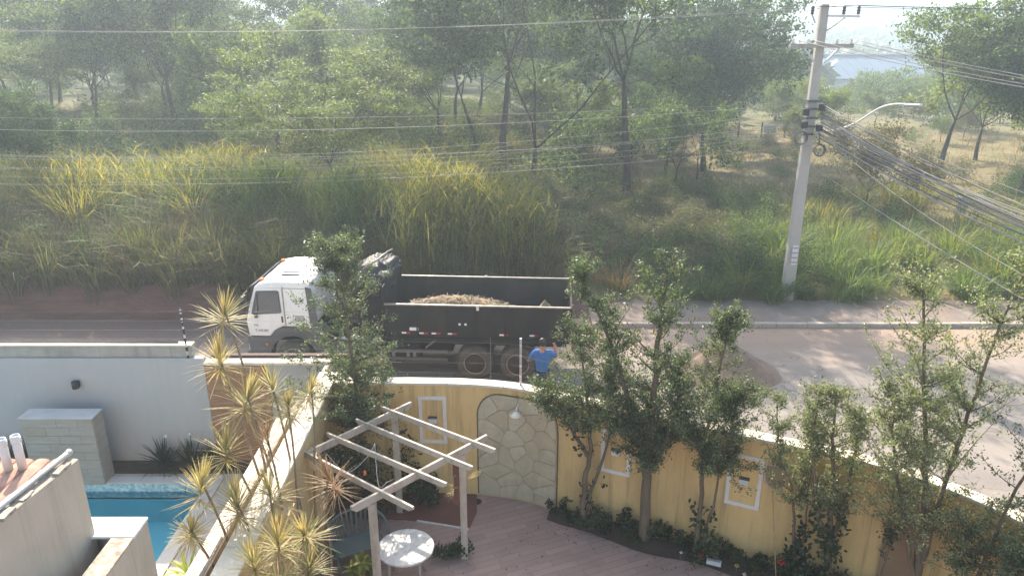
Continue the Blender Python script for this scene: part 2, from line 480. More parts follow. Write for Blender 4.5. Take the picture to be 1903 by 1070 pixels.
def m_ground():
    m, nt, out = nodes('scrub_ground')
    tc = nt.nodes.new('ShaderNodeTexCoord')
    sx = nt.nodes.new('ShaderNodeSeparateXYZ')
    nt.links.new(tc.outputs['Object'], sx.inputs[0])
    n1 = noise_tex(nt, 0.35, 8, 0.7)
    c = ramp(nt, n1, [(0.30, (0.085, 0.085, 0.035)), (0.45, (0.14, 0.125, 0.055)), (0.6, (0.22, 0.175, 0.085)), (0.75, (0.11, 0.12, 0.045))])
    # greener scrub floor under the left and middle trees
    mg = nt.nodes.new('ShaderNodeMapRange')
    mg.inputs[1].default_value = 12; mg.inputs[2].default_value = 4; mg.inputs[4].default_value = 0.75
    nt.links.new(sx.outputs[0], mg.inputs[0])
    c = mix(nt, mg.outputs[0], c, ramp(nt, noise_tex(nt, 0.9, 7, 0.7), [(0.35, (0.06, 0.075, 0.028)), (0.65, (0.13, 0.13, 0.05))]))
    # red earth cut beside the road
    mr = nt.nodes.new('ShaderNodeMapRange')
    mr.inputs[1].default_value = 25.2; mr.inputs[2].default_value = 24.1
    nt.links.new(sx.outputs[1], mr.inputs[0])
    n2 = noise_tex(nt, 2.0, 7, 0.7, stretch=(0.3, 1, 2.5))
    red = ramp(nt, n2, [(0.3, (0.10, 0.05, 0.037)), (0.7, (0.19, 0.10, 0.075))])
    c = mix(nt, mr.outputs[0], c, red)
    # far slopes are wooded
    mf = nt.nodes.new('ShaderNodeMapRange')
    mf.inputs[1].default_value = 60; mf.inputs[2].default_value = 110
    nt.links.new(sx.outputs[1], mf.inputs[0])
    nf = noise_tex(nt, 0.02, 9, 0.75)
    far = ramp(nt, nf, [(0.35, (0.045, 0.07, 0.032)), (0.55, (0.075, 0.10, 0.045)), (0.72, (0.19, 0.16, 0.085))])
    c = mix(nt, mf.outputs[0], c, far)
    principled(nt, out, c, 0.95, 0, 0.2, bump(nt, noise_tex(nt, 6, 6, 0.7), 0.6, 0.08))
    return m


M['ground'] = m_ground()


def m_water():
    m, nt, out = nodes('pool_water')
    nrm = bump(nt, noise_tex(nt, 3.0, 3, 0.5), 0.25, 0.05)
    tr = nt.nodes.new('ShaderNodeBsdfTransparent'); tr.inputs[0].default_value = (0.95, 0.99, 0.99, 1)
    gl = nt.nodes.new('ShaderNodeBsdfGlossy'); gl.inputs['Roughness'].default_value = 0.03
    nt.links.new(nrm, gl.inputs['Normal'])
    fr = nt.nodes.new('ShaderNodeFresnel'); fr.inputs[0].default_value = 1.33
    nt.links.new(nrm, fr.inputs['Normal'])
    ms = nt.nodes.new('ShaderNodeMixShader')
    nt.links.new(fr.outputs[0], ms.inputs[0]); nt.links.new(tr.outputs[0], ms.inputs[1]); nt.links.new(gl.outputs[0], ms.inputs[2])
    nt.links.new(ms.outputs[0], out.inputs[0])
    return m


M['water'] = m_water()


def m_pool_tile():
    m, nt, out = nodes('pool_mosaic')
    tc = nt.nodes.new('ShaderNodeTexCoord')
    vo = nt.nodes.new('ShaderNodeTexVoronoi')
    vo.inputs['Scale'].default_value = 16
    nt.links.new(tc.outputs['Object'], vo.inputs['Vector'])
    c = ramp(nt, vo.outputs['Color'], [(0.2, (0.25, 0.45, 0.50)), (0.5, (0.38, 0.56, 0.60)), (0.8, (0.58, 0.68, 0.68))])
    principled(nt, out, c, 0.3)
    return m


M['pool_band'] = m_pool_tile()
M['pool_shell'] = surf('blue_pool_shell', (0.20, 0.74, 0.80), (0.22, 0.78, 0.83), 2, 0.5, 0)


def m_stripes():
    m, nt, out = nodes('black_white_rod')
    tc = nt.nodes.new('ShaderNodeTexCoord')
    sx = nt.nodes.new('ShaderNodeSeparateXYZ')
    nt.links.new(tc.outputs['Object'], sx.inputs[0])
    mt = nt.nodes.new('ShaderNodeMath'); mt.operation = 'MULTIPLY'; mt.inputs[1].default_value = 5.2
    nt.links.new(sx.outputs[2], mt.inputs[0])
    fr = nt.nodes.new('ShaderNodeMath'); fr.operation = 'FRACT'
    nt.links.new(mt.outputs[0], fr.inputs[0])
    gt = nt.nodes.new('ShaderNodeMath'); gt.operation = 'GREATER_THAN'; gt.inputs[1].default_value = 0.5
    nt.links.new(fr.outputs[0], gt.inputs[0])
    principled(nt, out, mix(nt, gt.outputs[0], (0.03, 0.03, 0.03), (0.65, 0.62, 0.6)), 0.6)
    return m


M['blackwhite'] = m_stripes()


def m_table():
    m, nt, out = nodes('mosaic_table_top')
    tc = nt.nodes.new('ShaderNodeTexCoord')
    vo = nt.nodes.new('ShaderNodeTexVoronoi')
    vo.inputs['Scale'].default_value = 14
    nt.links.new(tc.outputs['Object'], vo.inputs['Vector'])
    c = ramp(nt, vo.outputs['Color'], [(0.2, (0.50, 0.47, 0.42)), (0.8, (0.64, 0.60, 0.53))])
    principled(nt, out, c, 0.5)
    return m


M['table'] = m_table()


# ------------------------------------------------------------------ setting: terrain, road, kerb, pavement
def ss(a, b, x):
    t = np.clip((x - a) / (b - a), 0, 1)
    return t * t * (3 - 2 * t)


def wob(x, y, s=1.0):
    return (np.sin(x * 0.71 * s + 1.3) * np.cos(y * 0.53 * s - 0.4) + 0.6 * np.sin(x * 1.63 * s - y * 1.1 * s + 2.1) + 0.4 * np.cos(x * 2.9 * s + y * 2.3 * s)) / 2.0


def gz(x, y):
    x = np.asarray(x, dtype=float); y = np.asarray(y, dtype=float)
    L = ss(5.0, -3.5, x)
    yy = y + 0.25 * wob(x, y * 0.2, 1.1)
    bank = ss(23.2, 24.2, yy) * 1.0 + ss(24.2, 27.5, yy) * 1.15 + ss(27.5, 33, yy) * 0.2
    right = ss(24.2, 25.0, y) * 0.19
    z = -0.03 + L * bank + (1 - L) * right + wob(x, y, 0.5) * 0.16 * ss(25, 30, y)
    z = z - ss(60, 220, y) * 6.0 * (0.45 + 0.55 * ss(-40, 40, x))
    hill = 24 + 3 * np.sin(x / 160 + 0.6) + 1.6 * np.sin(x / 61)
    z = z + ss(230, 760, y) * hill + wob(x / 40, y / 40, 1.0) * 2.0 * ss(250, 500, y)
    return np.where(y < 23.0, -2.4, z)


def g1(x, y):
    return float(gz(x, y))


xs = np.concatenate([[-1700, -1100, -700, -450, -300, -200, -140, -100, -75, -58], np.arange(-46, 60, 1.0), [62, 75, 95, 120, 160, 210, 300, 450, 700, 1100, 1700]])
ys = np.concatenate([[-25, 0, 22.99], np.arange(23.0, 27, 0.25), np.arange(27, 60, 1.0), np.arange(60, 120, 4), np.arange(120, 300, 15), np.arange(300, 1000, 40), [1050, 1150, 1250, 1350, 1500, 1800]])
GX, GY = np.meshgrid(xs, ys)
GZ = gz(GX, GY)
V = np.stack([GX.ravel(), GY.ravel(), GZ.ravel()], 1)
nx, ny = len(xs), len(ys)
ii, jj = np.meshgrid(np.arange(nx - 1), np.arange(ny - 1))
a = (jj * nx + ii).ravel()
Q = np.stack([a, a + 1, a + nx + 1, a + nx], 1)
ground = link('ground', np_mesh('ground', V, Q, M['ground'], True))
tag(ground, 'scrub ground rising from a red earth bank to far wooded hills', kind='structure')


def catmull(pts, n=6):
    out = []
    P = [Vector(p) for p in pts]
    for i in range(len(P) - 1):
        p0, p1, p2, p3 = P[max(i - 1, 0)], P[i], P[i + 1], P[min(i + 2, len(P) - 1)]
        for k in range(n):
            t = k / n
            out.append(0.5 * ((2 * p1) + (p2 - p0) * t + (2 * p0 - 5 * p1 + 4 * p2 - p3) * t * t + (3 * p1 - p0 - 3 * p2 + p3) * t ** 3))
    out.append(P[-1])
    return out


WALL = catmull([(-3.6, 13.58), (-1.9, 13.57), (-0.7, 13.5), (0.2, 13.3), (0.9, 12.95), (2.0, 12.48), (3.2, 11.95), (4.2, 11.5), (5.3, 11.0), (6.1, 10.55), (6.9, 9.85), (7.5, 9.0), (8.1, 7.6), (8.4, 6.0), (8.5, 3.0)], 6)
WS = [0.0]
for p, q in zip(WALL[:-1], WALL[1:]): WS.append(WS[-1] + (q - p).length)


def wall_frame(s_):
    for i in range(len(WS) - 1):
        if WS[i + 1] >= s_ or i == len(WS) - 2:
            t = (s_ - WS[i]) / (WS[i + 1] - WS[i])
            d = (WALL[i + 1] - WALL[i]).normalized()
            return WALL[i].lerp(WALL[i + 1], t), Vector((d.y, -d.x))   # point, normal into the garden


def wp(s_, z, off=0.0):
    p, n = wall_frame(s_)
    return (p.x + n.x * off, p.y + n.y * off, z)


# road: a sheet that ends against the outside of the garden walls
rd = MB()
near = [(-60, 14.95), (-3.75, 14.95), (-3.75, 13.72)] + [wp(s_, 0, -0.15)[:2] for s_ in np.linspace(0.05, WS[-1] - .05, 40)] + [(60, 3.0)]
poly = near + [(60, 23.55), (-60, 23.55)]
rd.add([(x, y, 0.0) for x, y in poly], [tuple(range(len(poly)))])
tag(rd.build('road', M['road'], fix=True), 'dusty grey road crossed by streaky shadows', kind='structure')

kb = MB()
for k in range(58):
    x = 2.6 + k * 1.0
    kb.box(x, x + 0.985, 22.58, 22.74, -0.05, 0.14 + 0.006 * math.sin(k * 2.7))
tag(kb.build('kerb', surf('kerb_concrete', (0.44, 0.38, 0.31), (0.34, 0.29, 0.23), 2.5, 0.9, 0.3, 30, dirt=(0.26, 0.19, 0.13), dscale=1.5, damt=0.7), bevel=0.015), 'pale concrete kerb along the far side of the road', kind='structure')
sw = MB()
sw.box(2.6, 60, 22.745, 24.75, -0.05, 0.125)
M['pavement'] = surf('dusty_pavement', (0.25, 0.205, 0.17), (0.18, 0.14, 0.11), 1.2, 0.95, 0.3, 15, dirt=(0.26, 0.15, 0.095), dscale=0.8, damt=0.9)
tag(sw.build('pavement', M['pavement']), 'dusty earth covered pavement behind the kerb', kind='structure')

# patio
pt = MB()
inner = [wp(s_, 0, 0.0)[:2] for s_ in np.linspace(0, WS[-1], 50)]
poly = [(-3.6, 2.0)] + [(8.5, 2.0)] + list(reversed(inner))
pt.add([(x, y, 0.0) for x, y in poly] + [(x, y, -0.3) for x, y in poly], [tuple(range(len(poly)))])
tag(pt.build('patio_floor', M['patio'], fix=True), 'pinkish brown paved patio inside the yellow wall', kind='structure')
# raised red oxide floor behind the pergola with a pale edge line
rf = MB()
rf.prism([(-3.59, 13.56), (-3.59, 12.75), (-1.9, 12.62), (-0.85, 12.36), (-0.72, 12.9), (-0.74, 13.48), (-1.9, 13.55)], lambda u, v, w: (u, v, w), 0.004, 0.03)
tag(rf.build('red_floor', M['red_floor'], fix=True), 'dark oxide red floor strip behind the pergola', kind='structure')
re_ = MB()
re_.bar((-1.9, 12.60, 0.02), (-0.85, 12.34, 0.02), 0.03, 0.035)
tag(re_.build('floor_edging', M['white_trim']), 'pale edging line of the red floor strip', kind='structure')
# planting bed along the curved wall
bd = MB()
SB = np.linspace(4.55, 13.6, 40)
wid = [0.28 + 0.22 * min(1, (s_ - 4.5) / 1.2) + 0.06 * math.sin(s_ * 3.1) for s_ in SB]
vs_ = [];
for s_, w_ in zip(SB, wid):
    vs_ += [wp(s_, 0.10, 0.0), wp(s_, 0.13, w_ * 0.5), wp(s_, 0.004, w_)]
fs_ = []
for i in range(len(SB) - 1):
    for k in range(2):
        b0 = i * 3 + k
        fs_.append((b0, b0 + 3, b0 + 4, b0 + 1))
bd.add(vs_, fs_)
tag(bd.build('planting_bed', M['soil'], smooth=True, fix=True), 'dark soil bed along the foot of the curved yellow wall', kind='structure')
bd2 = MB()
bd2.box(-3.59, -3.05, 5.0, 10.9, 0.003, 0.12)
tag(bd2.build('planting_bed', M['soil'], bevel=0.03), 'dark soil bed along the foot of the straight party wall', kind='structure')

# ------------------------------------------------------------------ yellow garden wall
yw = thing('garden_wall', 'curved yellow garden wall with cream coping and a stone arch panel', 'wall', (0, 13.5, 0))


def strip(s0, s1, z0, z1, o0, o1, n):
    m_ = MB(); vs_ = []; fs_ = []
    for s_ in np.linspace(s0, s1, n):
        vs_ += [wp(s_, z0, o0), wp(s_, z1, o0), wp(s_, z1, o1), wp(s_, z0, o1)]
    for i in range(n - 1):
        for k in range(4):
            k2 = (k + 1) % 4
            fs_.append((i * 4 + k, i * 4 + k2, i * 4 + 4 + k2, i * 4 + 4 + k))
    fs_ += [(0, 1, 2, 3), ((n - 1) * 4 + 3, (n - 1) * 4 + 2, (n - 1) * 4 + 1, (n - 1) * 4)]
    return m_.add(vs_, fs_)


strip(0.0, WS[-1], -0.6, 2.56, 0.0, -0.15, 120).build('wall_body', M['yellow'], yw, fix=True)
s_ = 0.0
while s_ < WS[-1] - 0.3:                                # coping laid in lengths
    e = min(s_ + 1.15, WS[-1] - 0.02)
    strip(s_ + 0.004, e - 0.004, 2.56, 2.615, 0.05, -0.21, 8).build('coping_stone', M['coping'], yw, fix=True, bevel=0.008)
    s_ = e


def wall_panel(s0, s1, z0, z1, light=True):
    """raised white picture-frame moulding with a small step light inside"""
    for a0, a1, b0, b1 in ((s0, s1, z1 - 0.075, z1), (s0, s1, z0, z0 + 0.075), (s0, s0 + 0.075, z0 + 0.0755, z1 - 0.0755), (s1 - 0.075, s1, z0 + 0.0755, z1 - 0.0755)):
        fr = strip(a0, a1, b0, b1, 0.028, -0.01, 4).build('panel_frame', M['white_trim'], yw, fix=True, bevel=0.008)
    if light:
        c = (s0 + s1) / 2
        zc = z0 + (z1 - z0) * 0.5
        wl = strip(c - 0.085, c + 0.085, zc - 0.06, zc + 0.05, 0.045, -0.01, 3).build('wall_light', M['pale_board'], yw, fix=True, bevel=0.005)
        strip(c - 0.09, c + 0.09, zc + 0.051, zc + 0.085, 0.06, -0.01, 3).build('light_hood', M['plastic_grey'], wl, fix=True)


wall_panel(1.70, 2.27, 1.22, 2.30)
wall_panel(5.50, 6.09, 1.20, 2.14)
wall_panel(7.86, 8.47, 1.15, 2.22)
wall_panel(13.4, 14.0, 1.15, 2.22)
# pilaster where the wall bends
strip(10.50, 11.02, 0.05, 2.55, 0.05, -0.01, 4).build('pilaster', surf('brown_pilaster_shade', (0.32, 0.20, 0.11), (0.26, 0.16, 0.09), 2, 0.9), yw, fix=True)  # shade of the pilaster is put into its brown tone

# stone arch: irregular flat stones set in mortar
AS0, AS1, AZ = 2.90, 4.60, 2.42
arch = [(AS0, 0.02), (AS1, 0.02), (AS1 + 0.02, 1.75)]
for k in range(9):
    t = math.pi / 2 * k / 8
    arch.append((AS1 - 0.45 + 0.45 * math.cos(t), AZ - 0.5 + 0.5 * math.sin(t)))
for k in range(9):
    t = math.pi / 2 * k / 8
    arch.append((AS0 + 0.45 - 0.45 * math.sin(t), AZ - 0.5 + 0.5 * math.cos(t)))
mb = MB()


def on_wall(u, v, w): return wp(u, v, w)


def arch_top(u):
    d_ = min(u - AS0, AS1 - u)
    return AZ if d_ >= .45 else AZ - .5 + .5 * math.sqrt(max(0, 1 - ((.45 - d_) / .45) ** 2))


us = list(np.linspace(AS0 + .002, AS1 - .002, 25))
vs_ = []
for u in us: vs_ += [wp(u, .02, .012), wp(u, arch_top(u), .012)]
mb.add(vs_, [(2 * k, 2 * k + 2, 2 * k + 3, 2 * k + 1) for k in range(24)])
mort = mb.build('mortar_backing', M['mortar'], yw, fix=True)
# dark outline bead of the arch, both sides and over the top
outl = [(AS1 + 0.02, 0.05)] + arch[2:] + [(AS0, 0.05)]
MB().tube([wp(u, v, 0.012) for u, v in outl], 0.012, 5).build('arch_bead', surf('stained_bead', (0.16, 0.11, 0.06), None, 5, 0.9), yw)


def clip(poly, p, n):
    out = []
    for i in range(len(poly)):
        a_, b_ = poly[i], poly[(i + 1) % len(poly)]
        da = (a_[0] - p[0]) * n[0] + (a_[1] - p[1]) * n[1]
        db = (b_[0] - p[0]) * n[0] + (b_[1] - p[1]) * n[1]
        if da <= 0: out.append(a_)
        if (da < 0 < db) or (db < 0 < da):
            t = da / (da - db)
            out.append((a_[0] + (b_[0] - a_[0]) * t, a_[1] + (b_[1] - a_[1]) * t))
    return out


rs = random.Random(5)
seeds = []
for iu in range(4):
    for iv in range(7):
        seeds.append((AS0 + (iu + 0.5 + rs.uniform(-.42, .42) + (0.3 if iv % 2 else 0)) * 1.7 / 4, (iv + 0.5 + rs.uniform(-.4, .4)) * 2.42 / 7))
for i, c in enumerate(seeds):
    poly = [(AS0 + 0.02, 0.04), (AS1 - 0.01, 0.04), (AS1 - 0.01, AZ - 0.02), (AS0 + 0.02, AZ - 0.02)]
    for j, d in enumerate(seeds):
        if i == j or not poly: continue
        mx, my = (c[0] + d[0]) / 2, (c[1] + d[1]) / 2
        nx_, ny_ = d[0] - c[0], d[1] - c[1]
        l_ = math.hypot(nx_, ny_)
        poly = clip(poly, (mx - nx_ / l_ * 0.006, my - ny_ / l_ * 0.006), (nx_, ny_))
    for k in range(len(arch)):
        a_, b_ = arch[k], arch[(k + 1) % len(arch)]
        ex, ey = b_[0] - a_[0], b_[1] - a_[1]
        l_ = math.hypot(ex, ey)
        if l_ < 1e-6 or not poly: continue
        nrm_ = (ey / l_, -ex / l_)
        poly = clip(poly, (a_[0] - nrm_[0] * 0.02, a_[1] - nrm_[1] * 0.02), nrm_)
    if len(poly) < 3: continue
    area = abs(sum(poly[k][0] * poly[(k + 1) % len(poly)][1] - poly[(k + 1) % len(poly)][0] * poly[k][1] for k in range(len(poly)))) / 2
    if area < 0.008: continue
    # cut the corners so that the stones look broken rather than sawn
    rp = []
    for k in range(len(poly)):
        a_, b_ = poly[k], poly[(k + 1) % len(poly)]
        rp += [(a_[0] + (b_[0] - a_[0]) * .18, a_[1] + (b_[1] - a_[1]) * .18), (a_[0] + (b_[0] - a_[0]) * .82, a_[1] + (b_[1] - a_[1]) * .82)]
    mb = MB(); mb.prism(rp, on_wall, 0.0, 0.022 + rs.uniform(0, 0.014))
    mb.build('stone', M[rs.choice(['stone_a', 'stone_a', 'stone_b', 'stone_b', 'stone_c'])], yw, fix=True, bevel=0.006)

# round lamp on a bent arm over the stone arch
lp = thing('garden_lamp', 'round white lamp on a bent arm over the stone arch', 'lamp', wp(3.78, 2.0, 0.02))
p, n = wall_frame(3.78)
MB().tube([(p.x + n.x * a_, p.y + n.y * a_, z_) for a_, z_ in ((0.0, 2.22), (0.1, 2.30), (0.2, 2.30), (0.26, 2.22))], 0.012, 6).build('arm', M['pvc'], lp, True)
MB().lathe([(0.02, 0.07), (0.05, 0.05), (0.13, 0.0), (0.125, -0.015), (0.03, -0.02)], 18, (p.x + n.x * 0.26, p.y + n.y * 0.26, 2.15)).build('lamp_shade', M['bulb'], lp, True)

# steel fence post and two black rods on the coping, with fence wires
fp = thing('fence_post', 'grey steel fence post standing on the yellow wall coping', 'post', (0.17, 13.45, 2.61))
MB().box(0.148, 0.192, 13.43, 13.47, 2.615, 3.62).build('shaft', M['metal_grey'], fp, bevel=0.004)
for k in range(4): MB().lathe([(0.012, 0), (0.022, 0.01), (0.022, 0.03), (0.012, 0.04)], 8, (0.17, 13.405, 2.8 + k * 0.22)).build('insulator', M['bulb'], fp, True)
f2 = thing('fence_rod', 'thin dark fence rod on the coping beside the rear truck wheel', 'rod', (-0.42, 13.52, 2.61))
MB().tube([(-0.42, 13.52, 2.615), (-0.42, 13.52, 3.6)], 0.01, 6).build('rod', M['cable_dark'], f2, True)
for k in range(4):
    zz = 2.83 + k * 0.22
    pts = [(-3.5, 13.62, zz), (-0.42, 13.52, zz), (0.17, 13.405, zz), (1.0, 12.98, zz - .02), (3.2, 12.05, zz), (5.3, 11.1, zz), (7.0, 9.85, zz)]
    tag(MB().tube(pts, 0.0011, 4).build('fence_wire', M['cable']), ('lowest', 'second lowest', 'second highest', 'topmost')[k] + ' thin electric fence wire above the yellow wall', 'wire', 'electric fence wires above the yellow wall')

# ------------------------------------------------------------------ party wall between the gardens
pw = thing('party_wall', 'straight cream topped wall between patio and neighbouring pool', 'wall', (-3.75, 9, 0))
MB().box(-3.92, -3.605, 2.0, 13.9, -0.6, 2.58).build('wall_body', M['yellow_pale'], pw)
y_ = 2.05
while y_ < 13.9:
    e = min(y_ + 1.3, 13.98)
    MB().box(-3.95, -3.575, y_ + 0.004, e - 0.004, 2.582, 2.64).build('coping_stone', M['coping'], pw, bevel=0.008)
    y_ = e
# lower neighbour-side wall with its own sloping coping
MB().box(-4.42, -4.26, 2.0, 12.6, -0.6, 2.26).build('lower_wall', M['white_wall'], pw)
MB().box(-4.48, -4.20, 2.0, 12.65, 2.262, 2.32).build('lower_coping', M['coping'], pw, bevel=0.008)
MB().tube([(-4.12, 2.0, 2.50), (-4.12, 12.7, 2.50)], 0.045, 8).build('gutter_pipe', surf('old_gutter', (0.36, 0.30, 0.24), (0.25, 0.2, 0.16), 4, 0.7, 0), pw, True)
# yellow pilasters against the patio side, seen beside the pergola
for yy in (11.35, 9.7):
    MB().box(-3.61, -3.42, yy, yy + 0.32, 0.0, 2.3).build('pilaster', M['yellow_pale'], pw, bevel=0.006)
MB().box(-3.6, -3.54, 12.5, 12.75, 1.75, 1.95).build('letter_box', M['terracotta'], pw, bevel=0.005)

# ------------------------------------------------------------------ neighbour's garden
nw = thing('neighbour_wall', 'long grey white pool wall with grey concrete band on top', 'wall', (-9, 14.85, 0))
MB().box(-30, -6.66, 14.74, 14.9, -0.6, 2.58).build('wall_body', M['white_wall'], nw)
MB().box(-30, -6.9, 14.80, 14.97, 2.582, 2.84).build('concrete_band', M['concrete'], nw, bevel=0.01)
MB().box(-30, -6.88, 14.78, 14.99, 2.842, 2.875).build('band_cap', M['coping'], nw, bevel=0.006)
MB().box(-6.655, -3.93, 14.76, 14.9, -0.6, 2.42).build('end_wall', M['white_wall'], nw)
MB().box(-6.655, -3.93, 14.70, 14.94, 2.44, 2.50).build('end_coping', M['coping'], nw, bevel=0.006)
MB().box(-6.6, -3.6, 14.97, 15.10, 2.44, 2.55).build('rusty_rail', surf('rust_brown', (0.10, 0.06, 0.05), None, 4, 0.8), nw, bevel=0.01)
MB().box(-4.02, -3.93, 13.95, 14.695, -0.6, 2.46).build('end_return', M['concrete'], nw)
for k in range(20):                                    # timber cladding
    z0 = 0.02 + k * 0.119
    MB().box(-6.65, -5.30, 14.735 - 0.002 * (k % 3), 14.757, z0, z0 + 0.113).build('plank', M['wood_brown'], nw)
for xx, lab in ((-9.46, 'small dark wall lamp on the grey white pool wall'), (-5.62, 'small dark wall lamp on the brown timber cladding')):
    wl = thing('wall_lamp', lab, 'lamp', (xx, 14.73, 2.0))
    yb = 14.74 if xx < -7 else 14.73
    MB().box(xx - 0.05, xx + 0.05, yb - 0.02, yb, 1.93, 2.07).build('back_plate', M['black_plastic'], wl, bevel=0.004)
    MB().lathe([(0.05, -0.09), (0.075, -0.08), (0.075, 0.08), (0.05, 0.085)], 12, (xx, yb - 0.095, 2.0)).build('lamp_body', M['black_plastic'], wl, True)
fr = thing('fence_rod', 'black and white striped fence rod on the pool wall', 'rod', (-6.98, 14.76, 2.55))
MB().tube([(-6.98, 14.77, 2.58), (-6.99, 14.77, 3.72)], 0.02, 7).build('rod', M['blackwhite'], fr, True)
for k in range(5): MB().lathe([(0.02, 0), (0.03, 0.01), (0.03, 0.03), (0.02, 0.04)], 8, (-6.985, 14.77, 2.8 + k * 0.21)).build('insulator', M['black_plastic'], fr, True)
for k in range(5):
    zz = 2.82 + k * 0.21
    tag(MB().tube([(-30, 14.8, zz), (-18, 14.8, zz - 0.03), (-6.99, 14.76, zz), (-3.7, 14.7, zz)], 0.0011, 4).build('fence_wire', M['cable']), ('lowest', 'second lowest', 'middle', 'second highest', 'topmost')[k] + ' thin electric fence wire above the pool wall', 'wire', 'electric fence wires above the pool wall')
tag(MB().tube([(-30, 14.9, 2.9), (-14, 14.9, 2.905), (-10.3, 14.9, 2.9), (-9.3, 14.9, 2.9), (-7.2, 14.9, 2.895)], 0.018, 6).build('conduit_pipe', M['plastic_grey'], smooth=True), 'dark conduit lying along the top of the pool wall', 'pipe')

# pool deck with a pool sunk into it
dk = MB()
PX0, PX1, PY0, PY1 = -13.5, -6.55, 7.0, 13.92
for x0, x1, y0, y1 in ((-30, PX0, 2, 14.28), (PX1, -4.43, 2, 14.28), (PX0, PX1, PY1, 14.28), (PX0, PX1, 2, PY0)):
    dk.box(x0, x1, y0, y1, -0.4, 0.0)
tag(dk.build('pool_deck', surf('pale_pool_deck', (0.50, 0.46, 0.40), (0.42, 0.385, 0.33), 2, 0.7, 0.1, 30)), 'pale stone deck round the pool', kind='structure')
MB().box(-30, -4.43, 14.285, 14.735, -0.4, 0.05).build('planter_soil', M['soil'])
tag(bpy.data.objects['planter_soil'], 'dark soil strip at the foot of the pool wall', kind='structure')
pool = thing('swimming_pool', 'turquoise swimming pool with mosaic band under a pale rim', 'pool', (-10, 10.5, 0))
sh = MB()
sh.add([(PX0, PY0, -1.0), (PX1, PY0, -1.0), (PX1, PY1, -1.0), (PX0, PY1, -1.0), (PX0, PY0, -0.24), (PX1, PY0, -0.24), (PX1, PY1, -0.24), (PX0, PY1, -0.24)],
       [(0, 1, 2, 3), (0, 4, 5, 1), (1, 5, 6, 2), (2, 6, 7, 3), (3, 7, 4, 0)])
sh.build('shell', M['pool_shell'], pool)
bn = MB()
for x0, x1, y0, y1 in ((PX0, PX1, PY1 - 0.012, PY1 - 0.002), (PX0, PX1, PY0 + 0.002, PY0 + 0.012), (PX0 + 0.002, PX0 + 0.012, PY0 + 0.013, PY1 - 0.013), (PX1 - 0.012, PX1 - 0.002, PY0 + 0.013, PY1 - 0.013)):
    bn.box(x0, x1, y0, y1, -0.36, -0.005)
bn.build('mosaic_band', M['pool_band'], pool)
for x0, x1, y0, y1 in ((PX0 - 0.2, PX1 + 0.25, PY1 - 0.03, PY1 + 0.22), (PX1 - 0.03, PX1 + 0.25, PY0, PY1 - 0.035)):
    MB().box(x0, x1, y0, y1, 0.003, 0.035).build('rim', surf('pale_rim', (0.60, 0.57, 0.51), None, 3, 0.6), pool, bevel=0.008)
MB().add([(PX0, PY0, -0.2), (PX1 - .013, PY0, -0.2), (PX1 - .013, PY1 - .013, -0.2), (PX0, PY1 - .013, -0.2)], [(0, 1, 2, 3)]).build('water', M['water'], pool)

# tiled box (water feature) in front of the pool wall
bx = thing('tiled_box', 'low grey stone tiled box against the pool wall', 'box', (-9.5, 14.05, 0))
MB().box(-10.28, -8.78, 13.88, 14.26, 0.0, 1.60).build('core', M['grout'], bx)
rs = random.Random(2)
for r_ in range(8):
    z0 = 0.005 + r_ * 0.2
    xs_ = [-10.29, -9.79 + (0.25 if r_ % 2 else 0), -9.29 + (0.2 if r_ % 2 else 0), -8.775]
    for x0, x1 in zip(xs_[:-1], xs_[1:]):
        MB().box(x0 + 0.003, x1 - 0.003, 13.862 - rs.uniform(0, .002), 13.88, z0, z0 + 0.194).build('tile', M[rs.choice(['tile_stone', 'tile_stone2'])], bx)
    for y0, y1 in ((13.882, 14.255),):
        MB().box(-8.78, -8.762 + rs.uniform(0, .002), y0 + 0.003, y1 - 0.003, z0, z0 + 0.194).build('tile', M[rs.choice(['tile_stone', 'tile_stone2'])], bx)
for x0, x1 in ((-10.31, -9.53), (-9.527, -8.75)):
    MB().box(x0, x1, 13.845, 14.275, 1.602, 1.63).build('top_slab', surf('pale_slab', (0.50, 0.49, 0.46), None, 3, 0.5), bx, bevel=0.004)

# roof parapet in the near left corner
ra = thing('roof_parapet', 'tall cream stained parapet wall with a peeling top edge', 'parapet', (-5.6, 6.5, 0))
MB().add([(-5.21, 7.82, -0.6), (-5.21, 7.82, 4.5), (-5.6, 5.2, 4.5), (-5.6, 5.2, -0.6), (-5.47, 7.86, -0.6), (-5.47, 7.86, 4.5), (-5.86, 5.24, 4.5), (-5.86, 5.24, -0.6)],
         [(0, 1, 2, 3), (7, 6, 5, 4), (0, 4, 5, 1), (1, 5, 6, 2), (2, 6, 7, 3), (3, 7, 4, 0)]).build('wall_body', M['roof_wall'], ra, fix=True)
rs = random.Random(9)
ck = MB()
for k in range(70):                                    # broken render along the top edge
    t = rs.random()
    cx, cy_ = -5.60 + 0.39 * t + rs.uniform(-.23, -.02), 5.2 + 2.62 * t
    a_ = rs.uniform(0.02, 0.07)
    ck.box(cx - a_ * .6, cx + a_ * .6, cy_ - a_ * 1.5, cy_ + a_ * 1.5, 4.49, 4.503 + rs.uniform(0.004, 0.03))
ck.build('peeling_render', M['roof_crust'], ra)['kind'] = 'stuff'
MB().add([(-5.215, 7.825, 4.502), (-5.605, 5.2, 4.502), (-5.86, 5.24, 4.502), (-5.47, 7.865, 4.502)], [(0, 1, 2, 3)]).build('top_edge', M['roof_crust'], ra, fix=True)
pp = thing('metal_pipe', 'long grey metal pipe lying along the cream parapet top', 'pipe', (-5.4, 7.0, 4.55))
MB().tube([(-5.335, 7.90, 4.56), (-5.50, 6.7, 4.56), (-5.72, 5.2, 4.56)], 0.034, 12).build('tube', M['metal_grey'], pp, True)
